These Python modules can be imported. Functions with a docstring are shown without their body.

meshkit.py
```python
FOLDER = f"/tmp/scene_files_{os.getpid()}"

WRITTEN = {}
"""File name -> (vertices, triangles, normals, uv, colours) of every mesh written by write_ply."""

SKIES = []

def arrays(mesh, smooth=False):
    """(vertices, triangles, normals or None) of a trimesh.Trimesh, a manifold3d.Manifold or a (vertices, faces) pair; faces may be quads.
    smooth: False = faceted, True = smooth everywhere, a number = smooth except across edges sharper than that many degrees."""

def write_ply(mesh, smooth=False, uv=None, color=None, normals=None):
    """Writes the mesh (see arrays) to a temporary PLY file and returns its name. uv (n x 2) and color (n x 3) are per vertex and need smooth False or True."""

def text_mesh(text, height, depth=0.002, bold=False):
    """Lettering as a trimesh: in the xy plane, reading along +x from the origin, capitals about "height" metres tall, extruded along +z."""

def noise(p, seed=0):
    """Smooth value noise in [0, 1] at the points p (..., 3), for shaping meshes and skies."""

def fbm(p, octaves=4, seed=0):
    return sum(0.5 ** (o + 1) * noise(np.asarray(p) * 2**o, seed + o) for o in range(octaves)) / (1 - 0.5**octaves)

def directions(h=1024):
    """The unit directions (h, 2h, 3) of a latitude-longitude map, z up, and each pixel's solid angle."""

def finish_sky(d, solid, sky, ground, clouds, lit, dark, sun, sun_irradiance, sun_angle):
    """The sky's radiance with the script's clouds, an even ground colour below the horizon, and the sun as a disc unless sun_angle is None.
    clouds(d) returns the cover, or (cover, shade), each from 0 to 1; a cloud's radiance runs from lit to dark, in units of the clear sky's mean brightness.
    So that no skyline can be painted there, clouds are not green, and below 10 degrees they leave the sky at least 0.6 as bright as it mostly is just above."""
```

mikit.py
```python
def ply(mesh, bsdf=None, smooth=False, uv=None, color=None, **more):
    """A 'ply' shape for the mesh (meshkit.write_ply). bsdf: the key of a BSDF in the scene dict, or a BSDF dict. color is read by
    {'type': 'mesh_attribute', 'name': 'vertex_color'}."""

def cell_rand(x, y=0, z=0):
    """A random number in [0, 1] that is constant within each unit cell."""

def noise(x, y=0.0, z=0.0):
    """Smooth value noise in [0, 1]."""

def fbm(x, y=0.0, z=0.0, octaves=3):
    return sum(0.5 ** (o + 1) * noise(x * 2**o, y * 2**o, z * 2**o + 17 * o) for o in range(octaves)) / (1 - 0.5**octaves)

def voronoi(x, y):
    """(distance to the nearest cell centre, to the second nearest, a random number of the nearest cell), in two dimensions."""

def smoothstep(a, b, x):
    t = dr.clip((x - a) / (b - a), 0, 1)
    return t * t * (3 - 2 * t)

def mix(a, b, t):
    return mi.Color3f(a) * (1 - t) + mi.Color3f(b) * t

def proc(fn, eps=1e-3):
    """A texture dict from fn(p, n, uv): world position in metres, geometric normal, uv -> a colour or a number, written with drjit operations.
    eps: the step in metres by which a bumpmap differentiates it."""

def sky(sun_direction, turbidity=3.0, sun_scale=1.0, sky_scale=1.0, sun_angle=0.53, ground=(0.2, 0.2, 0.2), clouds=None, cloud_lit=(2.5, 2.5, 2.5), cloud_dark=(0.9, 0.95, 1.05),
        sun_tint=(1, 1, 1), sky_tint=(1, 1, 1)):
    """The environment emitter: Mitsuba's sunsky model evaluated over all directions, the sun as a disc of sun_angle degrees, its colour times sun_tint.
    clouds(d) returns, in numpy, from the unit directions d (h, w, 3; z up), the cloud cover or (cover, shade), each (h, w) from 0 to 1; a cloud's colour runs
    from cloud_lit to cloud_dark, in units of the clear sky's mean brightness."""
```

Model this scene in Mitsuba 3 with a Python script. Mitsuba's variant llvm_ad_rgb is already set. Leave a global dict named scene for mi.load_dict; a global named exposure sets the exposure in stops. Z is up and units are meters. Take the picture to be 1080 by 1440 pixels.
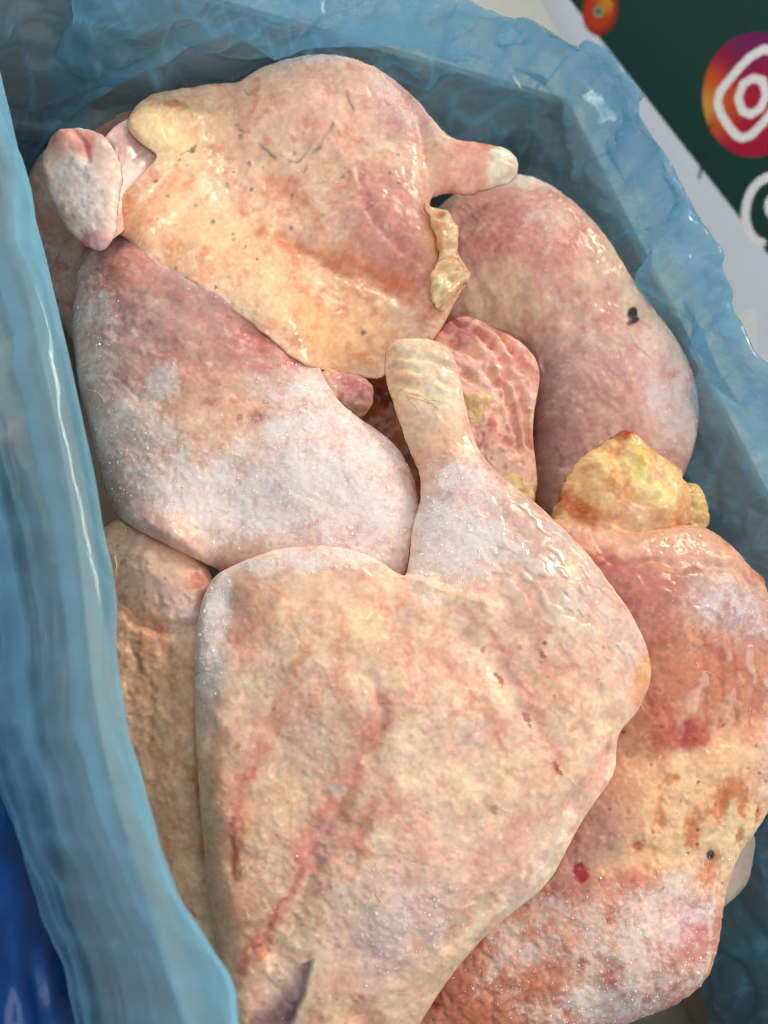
import math
import numpy as np
import drjit as dr
import mitsuba as mi
import mikit, meshkit, trimesh
from scipy.spatial import cKDTree, Delaunay
from scipy.interpolate import splprep, splev, RegularGridInterpolator, RectBivariateSpline
from scipy.ndimage import gaussian_filter, maximum_filter, map_coordinates
import scipy.sparse as sp
import scipy.sparse.linalg as spl
import shapely
from shapely.geometry import Polygon, LineString

scene, labels = {}, {}
rng = np.random.default_rng(11)

# ------------------------------------------------------------------ camera, light, exposure
exposure = 2.9
FPX = 1247.0                                    # focal length in pixels of the 1080 x 1440 photograph
n_ = np.array([.5, .44, -.745]); n_ /= np.linalg.norm(n_)
a_ = np.array([-.315, .893, .316]); a_ -= a_ @ n_ * n_; a_ /= np.linalg.norm(a_)
r_ = -np.cross(a_, n_)
R = np.array([r_, a_, n_])                      # camera axes (right, up, forward) -> world (across the box, along the box, up)
def ray(px, py):
    px, py = np.broadcast_arrays(np.asarray(px, float), np.asarray(py, float))
    return np.stack([(px - 540) / FPX, (720 - py) / FPX, np.ones(px.shape)], -1) @ R.T
EYE = -.38 * ray(560, 760)
FWD, UP = R @ np.array([0, 0, 1.0]), R @ np.array([0, 1.0, 0])
T = mi.ScalarTransform4f
scene['camera'] = {'type': 'thinlens', 'fov': math.degrees(2 * math.atan(540 / FPX)), 'fov_axis': 'x', 'aperture_radius': .0016, 'focus_distance': .365,
                   'near_clip': .02, 'far_clip': 60.0,
                   'to_world': T().look_at(origin=EYE.tolist(), target=(EYE + FWD).tolist(), up=UP.tolist())}
def overcast(d):
    f = meshkit.fbm(d * np.array([2.2, 2.2, 3.0]), 4, 5)
    return np.ones(d.shape[:2]), np.clip((f - .40) * 3.2, 0, 1)
scene['sky'] = mikit.sky((.60, .46, .70), turbidity=4, sun_scale=.3, sky_scale=.58, sun_angle=24, clouds=overcast, cloud_lit=(2.5, 2.5, 2.5), cloud_dark=(1.0, 1.03, 1.08))

# ------------------------------------------------------------------ helpers
def lin(c):
    c = np.asarray(c, float) / 255
    return np.where(c < .04045, c / 12.92, ((c + .055) / 1.055) ** 2.4)
def rgb(c, k=1.0):
    return {'type': 'rgb', 'value': (lin(c) * k).tolist()}
def sst(a, b, x):
    t = np.clip((x - a) / (b - a), 0, 1)
    return t * t * (3 - 2 * t)
def nz(P, s, seed=0, oct=3):
    P = np.asarray(P, float)
    if P.shape[-1] == 2:
        P = np.concatenate([P, np.full(P.shape[:-1] + (1,), .37)], -1)
    return meshkit.fbm(P / s, oct, seed)
def at_z(px, py, z):
    d = ray(px, py); t = (z - EYE[2]) / d[..., 2]
    return EYE + d * t[..., None]
def at_depth(px, py, t):
    return EYE + ray(px, py) * np.asarray(t)[..., None]
def numbered(key):
    if key not in scene and key not in used: used.add(key); return key
    i = 1
    while f'{key}_{i:03d}' in scene or f'{key}_{i:03d}' in used: i += 1
    used.add(f'{key}_{i:03d}'); return f'{key}_{i:03d}'
used = set()
def tag(key, label=None, cat=None, group=None, kind=None):
    labels[key] = {k: v for k, v in dict(label=label, category=cat, group=group, kind=kind).items() if v}

def smooth_closed(pts, step=2.0, s=1.0):
    pts = np.array(pts, float)
    L = np.linalg.norm(np.diff(np.vstack([pts, pts[:1]]), axis=0), axis=1).sum()
    tck, _ = splprep(np.vstack([pts, pts[:1]]).T, s=len(pts) * s, per=True)
    return np.array(splev(np.linspace(0, 1, int(L / step), endpoint=False), tck)).T
def smooth_open(pts, step=2.0, k=3):
    pts = np.array(pts, float)
    L = np.linalg.norm(np.diff(pts, axis=0), axis=1).sum()
    tck, _ = splprep(pts.T, s=0, k=min(k, len(pts) - 1))
    return np.array(splev(np.linspace(0, 1, max(4, int(L / step))), tck)).T
def line_dist(P, pts):
    q = smooth_open(pts, 1.5)
    return cKDTree(q).query(P, workers=-1)[0]

def inflate(poly_pts, cell):
    """Membrane over the outline (Poisson): a smooth function d -> the u of a blown-up cushion, as u / distance on a grid."""
    lo, hi = poly_pts.min(0) - 3 * cell, poly_pts.max(0) + 3 * cell
    xs, ys = np.arange(lo[0], hi[0], cell), np.arange(lo[1], hi[1], cell)
    X, Y = np.meshgrid(xs, ys)
    poly = Polygon(poly_pts).buffer(0)
    inside = shapely.contains_xy(poly, X.ravel(), Y.ravel()).reshape(X.shape)
    idx = -np.ones(X.shape, int); idx[inside] = np.arange(inside.sum())
    jj, ii = np.nonzero(inside); me = idx[jj, ii]
    rows, cols, vals = [me], [me], [np.full(len(me), 4.0)]
    for dj, di in ((0, 1), (0, -1), (1, 0), (-1, 0)):
        o = idx[jj + dj, ii + di]; ok = o >= 0
        rows.append(me[ok]); cols.append(o[ok]); vals.append(np.full(ok.sum(), -1.0))
    A = sp.csc_matrix((np.concatenate(vals), (np.concatenate(rows), np.concatenate(cols))))
    u = spl.spsolve(A, np.full(len(me), float(cell * cell)))
    d = cKDTree(poly_pts).query(np.stack([X[inside], Y[inside]], 1))[0]
    q = np.full(X.shape, np.nan); q[inside] = u / np.maximum(d, cell * .7)
    for _ in range(4):                           # carry q outwards across the edge
        m = np.isnan(q); qq = np.where(m, 0, q); w = (~m).astype(float)
        s = sum(np.roll(np.roll(qq, a, 0), b, 1) for a in (-1, 0, 1) for b in (-1, 0, 1)); c = sum(np.roll(np.roll(w, a, 0), b, 1) for a in (-1, 0, 1) for b in (-1, 0, 1))
        q = np.where(m & (c > 0), s / np.maximum(c, 1e-9), q)
    q = gaussian_filter(np.nan_to_num(q), 1.0)
    def f(P):
        return map_coordinates(q, [(P[:, 1] - ys[0]) / cell, (P[:, 0] - xs[0]) / cell], order=1, mode='nearest')
    return f

DEPTH_CELL = 4
depth_map = np.full((420, 340), 9.0)            # how near the pile already comes, so that an upper piece is laid ON the lower ones
def dm_index(P):
    return (P[:, 1] + 100) / DEPTH_CELL, (P[:, 0] + 100) / DEPTH_CELL

def gaussian_mean(P, c, cell=6.0):
    """The colour of the neighbourhood, some 25 units wide."""
    i = ((P - P.min(0)) / cell).astype(int) + 3; sh = tuple(i.max(0) + 4); w = np.zeros(sh); np.add.at(w, (i[:, 0], i[:, 1]), 1); w = gaussian_filter(w, 2.5) + 1e-6
    out = []
    for k in range(3):
        a = np.zeros(sh); np.add.at(a, (i[:, 0], i[:, 1]), c[:, k]); out.append(map_coordinates(gaussian_filter(a, 2.5) / w, ((P - P.min(0)) / cell).T + 2.5 + .5, order=1))
    return np.stack(out, 1)

class Piece:
    """A piece of meat or skin: an outline laid on a plane of the pile, blown up to a closed body, then sculpted and coloured in the piece's own flat coordinates."""
    def __init__(s, outline, anchor, normal, k=.75, T=.04, g=2.0, back=.6, s_out=1.0, rag=0, seed=0, drape=0.0, band=26, lift=0):
        s.seed = seed
        out = smooth_closed(outline, 2.0, s_out)
        if rag:
            t = np.roll(out, -1, 0) - np.roll(out, 1, 0); t /= np.linalg.norm(t, axis=1)[:, None] + 1e-9
            out = out + np.stack([t[:, 1], -t[:, 0]], 1) * ((nz(out, 16, seed + 90, 3) - .5) * 2 * rag)[:, None]
        s.out = out
        s.nrm = np.array(normal, float); s.nrm /= np.linalg.norm(s.nrm)
        s.m = R @ s.nrm
        s.p0 = EYE + ray(anchor[0], anchor[1]) * anchor[2]
        s.mm = anchor[2] / FPX                  # metres per unit
        poly = Polygon(out).buffer(0)
        lo, hi = out.min(0), out.max(0)
        X, Y = np.meshgrid(np.arange(lo[0], hi[0], g), np.arange(lo[1], hi[1], g)); Y[:, 1::2] += g / 2
        P = np.stack([X.ravel(), Y.ravel()], 1)
        tree = cKDTree(out)
        P = P[shapely.contains_xy(poly, P[:, 0], P[:, 1])]
        d = tree.query(P, workers=-1)[0]
        P, d = P[d > 1.6], d[d > 1.6]
        rings = []
        for off in (.35, .95):
            b = poly.buffer(-off)
            for gg in getattr(b, 'geoms', [b]):
                L = gg.exterior.length
                if L > 10: rings.append(np.array([gg.exterior.interpolate(x).coords[0] for x in np.linspace(0, L, int(L / 2.2), endpoint=False)]))
        ringp = np.vstack(rings)
        s.P = np.vstack([out, ringp, P]); s.nb = len(out)
        s.d = np.concatenate([np.zeros(len(out)), tree.query(ringp)[0], d])
        tri = Delaunay(s.P).simplices
        c = s.P[tri].mean(1)
        tri = tri[shapely.contains_xy(poly, c[:, 0], c[:, 1])]
        v = s.P[tri]; area = np.cross(v[:, 1] - v[:, 0], v[:, 2] - v[:, 0])
        s.tri = np.where((area > 0)[:, None], tri[:, ::-1], tri)
        f = inflate(out, 4.0)
        u = np.maximum(f(s.P) * s.d, 0)
        s.h0 = k * np.sqrt(2 * u) * s.mm
        s.h = T * (1 - np.exp(-s.h0 / T))
        s.back, s.g = back, g
        s.drape, s.band, s.lift = drape, band, np.zeros(len(s.P)) + lift
        if drape: s.lay()
        s.col = np.ones((len(s.P), 3)); s.rough = np.full(len(s.P), .45); s.frost = np.zeros(len(s.P))
    def base_t(s, P):
        d = ray(P[:, 0], P[:, 1])
        return ((s.p0 - EYE) @ s.m) / (d @ s.m)
    def lay(s):
        """Lift the rim of the piece where it would cut into the pieces under it."""
        ny, nx = depth_map.shape
        gx, gy = np.meshgrid(np.arange(nx) * DEPTH_CELL - 100.0, np.arange(ny) * DEPTH_CELL - 100.0)
        G = np.stack([gx.ravel(), gy.ravel()], 1)
        ins = shapely.contains_xy(Polygon(s.out).buffer(7), G[:, 0], G[:, 1])
        dd = cKDTree(s.out).query(G)[0]
        need = np.zeros(len(G)); use = ins & (dd < s.band)
        t = s.base_t(G[use])
        need[use] = np.clip(t - depth_map.ravel()[use] + .0018, 0, .05) * s.drape
        need = maximum_filter(need.reshape(ny, nx), 3); L = need.copy()
        for sig in (10, 7, 5, 3, 2):
            L = np.maximum(gaussian_filter(L, sig) * 1.0, need)
        L = gaussian_filter(L, 1.5)
        s.lift = s.lift + map_coordinates(L, dm_index(s.P), order=1)
    # ---- sculpting (amounts in mm)
    def bump(s, px, py, rx, ry, amp, ang=0):
        c, q = math.cos(math.radians(ang)), math.sin(math.radians(ang))
        x, y = s.P[:, 0] - px, s.P[:, 1] - py
        s.h = s.h + amp * 1e-3 * np.exp(-((c * x + q * y) / rx) ** 2 - ((-q * x + c * y) / ry) ** 2) * s.edge(10)
    def crease(s, pts, w, amp, wob=0):
        P = s.P if not wob else s.P + (np.stack([nz(s.P, 30, s.seed + 5), nz(s.P, 30, s.seed + 6)], 1) - .5) * wob
        d = line_dist(P, pts)
        s.h = s.h - amp * 1e-3 * np.exp(-(d / w) ** 2) * s.edge(8)
    def step(s, pts, w, amp, side=1, reach=60):
        """A fold: one side of the line stands higher, falling off over 'reach'."""
        q = smooth_open(pts, 1.5); W_ = s.warp(7, 30, 33); d, i = cKDTree(q).query(W_, workers=-1)
        tg = np.gradient(q, axis=0)[i]; v = W_ - q[i]
        sd = (tg[:, 0] * v[:, 1] - tg[:, 1] * v[:, 0]) / (np.linalg.norm(tg, axis=1) + 1e-9) * side
        fr = i / len(q); endf = sst(0, .3, fr) * sst(1, .7, fr)
        s.h = s.h + amp * 1e-3 * sst(-w, w, sd) * np.exp(-np.maximum(sd, 0) / reach) * endf * s.edge(8)
    def edge(s, w):
        return sst(0, w, s.d)
    def thin(s, pts, t0, slope, w=30):
        """Along this part of the outline the piece is a thin sheet of skin."""
        d = line_dist(s.P, pts)
        cap = t0 * 1e-3 + slope * d * s.mm
        s.h = cap * (1 - np.exp(-s.h / cap))
    def add(s, fn):
        s.h = s.h + fn(s.P) * 1e-3 * s.edge(5)
    def rough_noise(s, sc, amp, seed=0, oct=3, edge=6):
        s.h = s.h + (nz(s.P, sc, s.seed * 7 + seed, oct) - .5) * 2 * amp * 1e-3 * s.edge(edge)
    def follicles(s, density, r, amp, seed=1, mask=None):
        lo, hi = s.P.min(0), s.P.max(0); g = np.random.default_rng(seed + s.seed * 31)
        n = int((hi - lo).prod() * density)
        q = g.uniform(lo, hi, (n, 2)); d, i = cKDTree(q).query(s.P, workers=-1)
        rr = r * (.6 + .8 * g.random(n))[i]
        b = np.exp(-(d / rr) ** 2) * (.4 + .6 * g.random(n))[i]
        s.h = s.h + amp * 1e-3 * b * (1 if mask is None else mask) * s.edge(8)
        return b
    # ---- colour
    def warp(s, amt, sc, seed):
        return s.P + (np.stack([nz(s.P, sc, seed + 1), nz(s.P, sc, seed + 2)], 1) - .5) * 2 * amt
    def base(s, c): s.col[:] = np.asarray(c, float)
    def paint(s, c, t):
        s.col = s.col + (np.asarray(c, float) - s.col) * np.clip(t, 0, 1)[:, None]
    def mottle(s, c, sc, lo, hi, k, seed, oct=4, stretch=None):
        P = s.P
        if stretch:
            a, f = math.radians(stretch[0]), stretch[1]
            e = np.array([math.cos(a), math.sin(a)]); P = P + np.outer(P @ e, e) * (1 / f - 1)
        P = P + (np.stack([nz(s.P, sc * .35, seed + 800, 2), nz(s.P, sc * .35, seed + 801, 2)], 1) - .5) * sc * .5
        t = sst(lo - .07, hi + .07, nz(P, sc, s.seed * 13 + seed, oct + 1))
        s.paint(c, t * k * (.55 + .9 * nz(s.P, 5, seed + 810, 2)))
    def zone(s, px, py, rx, ry, c, k, ang=0, soft=.5, seed=0, ragged=.5):
        t = s.zmask(px, py, rx, ry, ang, soft, seed, ragged)
        s.paint(c, t * k * (.72 + .56 * nz(s.P, 6, seed + 820, 2)))
    def zmask(s, px, py, rx, ry, ang=0, soft=.5, seed=0, ragged=.5):
        a, q = math.cos(math.radians(ang)), math.sin(math.radians(ang))
        x, y = s.P[:, 0] - px, s.P[:, 1] - py
        rr = np.sqrt(((a * x + q * y) / rx) ** 2 + ((-q * x + a * y) / ry) ** 2)
        rr = rr + (nz(s.P, min(rx, ry) * .7 + (6 if min(rx, ry) > 14 else 1.2), s.seed * 5 + seed + 40, 4) - .5) * 2 * ragged
        return sst(1 + soft, 1 - soft, rr)
    def streak(s, pts, w, c, k, wob=10, seed=0, broken=.35):
        d = line_dist(s.warp(wob, 22, seed + 60), pts)
        s.paint(c, np.exp(-(d / w) ** 2) * k * sst(broken - .2, broken + .25, nz(s.P, 18, seed + 70, 3)))
    def specks(s, n, box, r, c, seed, k=.9):
        g = np.random.default_rng(seed); x0, y0, x1, y1 = box
        q = np.stack([g.uniform(x0, x1, n), g.uniform(y0, y1, n)], 1); d, i = cKDTree(q).query(s.P, workers=-1)
        rr = r * (.5 + g.random(n))[i]
        s.paint(c, sst(1.2, .6, d / rr + (nz(s.P, 4, seed) - .5)) * k * (.4 + .6 * g.random(n))[i])
    def ice(s, m, seed=0, c=(220, 208, 205), k=.75, grain=.16):
        """Frost: fine pale grains, dense where m is high."""
        g1 = nz(s.P, 3.4, seed + 200 + s.seed, 2); g2 = nz(s.P, 26, seed + 210 + s.seed, 4); g3 = nz(s.P, 9, seed + 215 + s.seed, 3)
        lev = m * .95 + (g2 - .5) * 1.1 + (g3 - .5) * .6
        t = sst(.9, .15, g1 + .55 - lev * .75) * sst(.02, .4, m)
        haze = sst(.1, .9, lev) * sst(.02, .5, m) * .42
        s.paint(c, haze * k); s.paint((226, 219, 216), t * k * .8); s.frost = np.maximum(s.frost, t)
        s.h = s.h + ((nz(s.P, 4.2, seed + 220, 2) - .45) * 2 * grain + (g3 - .5) * .5 * grain * 2) * 1e-3 * sst(0, .4, m) * s.edge(4)
        s.rough = s.rough + (.55 - s.rough) * np.maximum(t, sst(.1, .5, m) * .8)
        s.icemask = m if not hasattr(s, 'icemask') else np.maximum(s.icemask, m)
    def skin(s, amp=1.0, ang=None):
        """The fine relief of plucked skin: pinched wrinkles, pores and small pits, and the faint unevenness of its colour."""
        P = s.P + (np.stack([nz(s.P, 40, 900 + s.seed), nz(s.P, 40, 901 + s.seed)], 1) - .5) * 50
        if ang is not None:
            a = math.radians(ang); e = np.array([math.cos(a), math.sin(a)]); P = P + np.outer(P @ e, e) * (1 / 2.4 - 1)
        area = sst(.35, .65, nz(s.P, 70, 905 + s.seed, 2))
        g = np.random.default_rng(s.seed + 77); lo, hi = s.P.min(0), s.P.max(0)
        qs = g.uniform(lo, hi, (int((hi - lo).prod() / 150), 2)); dd, ii = cKDTree(qs).query(s.warp(3, 12, 940), k=2, workers=-1)
        e12 = dd[:, 1] - dd[:, 0]; cob = sst(0, 7, e12); cl = g.random(len(qs))[ii[:, 0]]; area2 = sst(.38, .6, nz(s.P, 60, 941 + s.seed, 3))
        s.h = s.h + (cob - .5) * .30 * (.3 + .9 * cl) * area2 * amp * 1e-3 * s.edge(8)
        s.paint((246, 222, 186), cob * sst(.5, 1, cl) * .22 * (.3 + .7 * area2)); s.paint((200, 124, 98), (1 - cob) * .12 * area2)
        net = np.abs(2 * nz(s.warp(10, 30, 942), 48, 943 + s.seed, 4) - 1); s.paint((200, 96, 84), sst(.12, .0, net) * .22 * sst(.42, .62, nz(s.P, 90, 944 + s.seed, 2)))
        r1 = np.abs(2 * nz(P, 26, 910 + s.seed, 3) - 1); r2 = np.abs(2 * nz(P, 11, 911 + s.seed, 2) - 1)
        pore = nz(s.P, 5.0, 912 + s.seed, 2)
        v = (np.minimum(r1, .35) - .3) * 2.2 * (.15 + .85 * area) + (np.minimum(r2, .3) - .25) * .7 * (1 - .6 * area) + (pore - .5) * .45
        s.h = s.h + v * amp * 1e-3 * s.edge(10)
        lum = 1 + (nz(s.P, 3.6, 920 + s.seed, 2) - .5) * .12 + (nz(s.P, 13, 921 + s.seed, 3) - .5) * .16
        s.col = s.col * lum[:, None]
        s.paint((190, 92, 76), sst(.07, .0, r1) * .16 * sst(.45, .65, nz(s.P, 34, 925 + s.seed)))      # reddish in the wrinkles
        s.paint((244, 224, 196), sst(.62, .8, pore) * .16)
        wetm = sst(.42, .6, nz(s.P, 55, 931 + s.seed, 3))
        s.rough = np.clip(s.rough * (1 - .36 * wetm) + (nz(s.P, 8, 930 + s.seed, 2) - .5) * .16, .10, .8)
    def glaze(s, m, seed=0, ang=45, stretch=2.0, sc=11, amp=.5, thr=.56):
        """Clear ice beads frozen on: smooth and shiny."""
        a = math.radians(ang); e = np.array([math.cos(a), math.sin(a)])
        P = s.P + np.outer(s.P @ e, e) * (1 / stretch - 1)
        b = sst(thr, thr + .07, nz(P, sc, seed + 300, 2)) * m
        s.h = s.h + b * amp * 1e-3 * s.edge(6)
        s.rough = s.rough + (.07 - s.rough) * b
        s.paint((236, 230, 220), b * .30)
    def wet(s, lo, hi, sc=40, seed=0):
        t = sst(.35, .65, nz(s.P, sc, s.seed + seed + 400, 3)); s.rough = s.rough * 0 + (lo * .75 + (hi * .85 - lo * .75) * t)
    # ---- surface points for small things lying on the piece
    def surf(s, px, py, out=0.0):
        if not hasattr(s, 'kt'): s.kt = cKDTree(s.P)
        i = s.kt.query(np.stack(np.broadcast_arrays(np.asarray(px, float), np.asarray(py, float)), -1))[1]
        return s.V[i] + s.N[i] * out, s.N[i]
    def build(s, key, bsdf='skin', mark=True):
        mean_ = s.col.mean(0); big = gaussian_mean(s.P, s.col)
        s.col = mean_ + (big - mean_) * 1.14 + (s.col - big) * 1.05; g_ = s.col.mean(1, keepdims=True); s.col = g_ + (s.col - g_) * .92
        t = s.base_t(s.P)
        B = EYE + ray(s.P[:, 0], s.P[:, 1]) * (t - s.lift)[:, None]
        h = np.maximum(s.h, .45 * np.minimum(s.h0, .004)); h[:s.nb] = 0
        s.V = B + s.m * h[:, None]
        # the back, coarser, on the same rim
        far = np.nonzero((s.d > 5))[0]; far = far[rng.permutation(len(far))[:max(20, int(len(far) * .06))]]
        bi = np.concatenate([np.arange(s.nb), far]); poly = Polygon(s.out).buffer(0)
        bt = Delaunay(s.P[bi]).simplices; c = s.P[bi][bt].mean(1); bt = bt[shapely.contains_xy(poly, c[:, 0], c[:, 1])]
        v = s.P[bi][bt]; ar = np.cross(v[:, 1] - v[:, 0], v[:, 2] - v[:, 0]); bt = np.where((ar < 0)[:, None], bt[:, ::-1], bt)
        Bk = B[far] - s.m * (s.h[far] * s.back)[:, None]
        nv = len(s.V); remap = np.concatenate([np.arange(s.nb), nv + np.arange(len(far))])
        V = np.vstack([s.V, Bk]); Fc = np.vstack([s.tri, remap[bt]])
        col = np.vstack([s.col, s.col[far]]); uv = np.stack([np.concatenate([s.rough, s.rough[far]]), np.concatenate([s.frost, s.frost[far]])], 1)
        _, _, N = meshkit.arrays(trimesh.Trimesh(V, Fc, process=False), True)
        fl = (N[s.nb:nv] @ s.m).mean() < 0
        if fl: Fc = Fc[:, ::-1]; N = -N
        s.N = N[:nv]
        scene[key] = mikit.ply(trimesh.Trimesh(V, Fc, process=False), bsdf, smooth=True, uv=uv, color=np.clip(lin(np.clip(col, 0, 255)) * 1.08, 0, .92))
        if mark:
            tt = ((s.V - EYE) @ FWD); iy, ix = dm_index(s.P); np.minimum.at(depth_map, (np.clip(iy.round().astype(int), 0, 419), np.clip(ix.round().astype(int), 0, 339)), tt)
        s.key = key
        return s

# ------------------------------------------------------------------ materials
def mat(name, d): scene[name] = d; return name
mat('skin', {'type': 'principled', 'base_color': {'type': 'mesh_attribute', 'name': 'vertex_color'}, 'roughness': mikit.proc(lambda p, n, uv: uv.x), 'specular': .5})
mat('cardboard', {'type': 'twosided', 'b': {'type': 'principled', 'roughness': .8, 'specular': .2, 'base_color': mikit.proc(lambda p, n, uv: mikit.mix((.34, .29, .24), (.42, .36, .30), mikit.fbm(p.x * 60, p.y * 60, p.z * 240)))}})
mat('tabletop', {'type': 'twosided', 'b': {'type': 'principled', 'roughness': .6, 'base_color': mikit.proc(lambda p, n, uv: mikit.mix((.72, .72, .62), (.78, .78, .69), mikit.fbm(p.x * 9, p.y * 9, 2)))}})
mat('film', {'type': 'blendbsdf', 'weight': mikit.proc(lambda p, n, uv: uv.y),
             'a': {'type': 'thindielectric', 'int_ior': 1.32, 'specular_transmittance': {'type': 'rgb', 'value': [.82, .91, .95]}},
             'b': {'type': 'principledthin', 'base_color': {'type': 'rgb', 'value': [.27, .61, .82]}, 'roughness': .22, 'diff_trans': .9, 'eta': 1.5, 'spec_trans': 0.0}})
mat('dark_film', {'type': 'twosided', 'b': {'type': 'principled', 'base_color': {'type': 'rgb', 'value': [.008, .07, .27]}, 'roughness': .16, 'specular': .7, 'clearcoat': .6, 'clearcoat_gloss': .9}})
mat('white_cloth', {'type': 'twosided', 'b': {'type': 'principled', 'base_color': {'type': 'rgb', 'value': [.76, .83, .92]}, 'roughness': .6}})
mat('white_paper', {'type': 'twosided', 'b': {'type': 'principled', 'base_color': {'type': 'rgb', 'value': [.92, .93, .94]}, 'roughness': .5}})
mat('green_vinyl', {'type': 'twosided', 'b': {'type': 'principled', 'base_color': {'type': 'rgb', 'value': [.004, .048, .036]}, 'roughness': .55, 'specular': .3}})
mat('print', {'type': 'twosided', 'b': {'type': 'principled', 'base_color': {'type': 'mesh_attribute', 'name': 'vertex_color'}, 'roughness': .5, 'specular': .3}})

TABLE = -.160
BX0, BX1, BY0, BY1, RIM = -.140, .210, -.285, .262, .045

def box_mesh(lo, hi): return trimesh.creation.box(bounds=[lo, hi])
def panel(lo, hi, step=.012, amp=.0008):
    m = box_mesh(lo, hi)
    for _ in range(2): m = m.subdivide()
    return m
ea, eb = at_z(760, 0, TABLE)[:2], at_z(800, 75, TABLE)[:2]; ed = (eb - ea) / np.linalg.norm(eb - ea); en = np.array([-ed[1], ed[0]])
if (en @ (ea - EYE[:2])) < 0: en = -en                              # away from the camera
tp_ = Polygon([ea - ed * 1.2, ea + ed * 1.2, ea + ed * 1.2 - en * 1.9, ea - ed * 1.2 - en * 1.9])
m = trimesh.creation.extrude_polygon(tp_, .03, engine='earcut'); m.apply_translation([0, 0, TABLE - .03])
k = numbered('table'); scene[k] = mikit.ply(m, 'tabletop'); tag(k, 'pale cream table top under the box of chicken', kind='structure')
k = numbered('cardboard_box')
tag(k, 'open brown cardboard box lined with blue film and filled with chicken', 'box')
th = .005
def bow(y): return .0075 * np.exp(-((np.asarray(y) + .068) / .055) ** 2)            # the left wall bulges outwards
for nm, lo, hi in [('wall', (BX0 - th, BY0 - th, TABLE + .004), (BX0, BY1 + th, RIM - .004)), ('wall', (BX1, BY0 - th, TABLE + .004), (BX1 + th, BY1 + th, RIM - .004)), ('wall', (BX0 + .0005, BY1, TABLE + .004), (BX1 - .0005, BY1 + th, RIM - .004)), ('wall', (BX0 + .0005, BY0 - th, TABLE + .004), (BX1 - .0005, BY0, RIM - .004)), ('base', (BX0 + .0005, BY0 + .0005, TABLE + .002), (BX1 - .0005, BY1 - .0005, TABLE + .006))]:
    m = box_mesh(lo, hi)
    if nm == 'wall' and hi[0] < BX0 + .001:
        for _ in range(5): m = m.subdivide()
        v = np.array(m.vertices); v[:, 0] -= bow(v[:, 1]); m = trimesh.Trimesh(v, m.faces, process=False)
    scene[numbered(k + '__' + nm)] = mikit.ply(m, 'cardboard')

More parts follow.
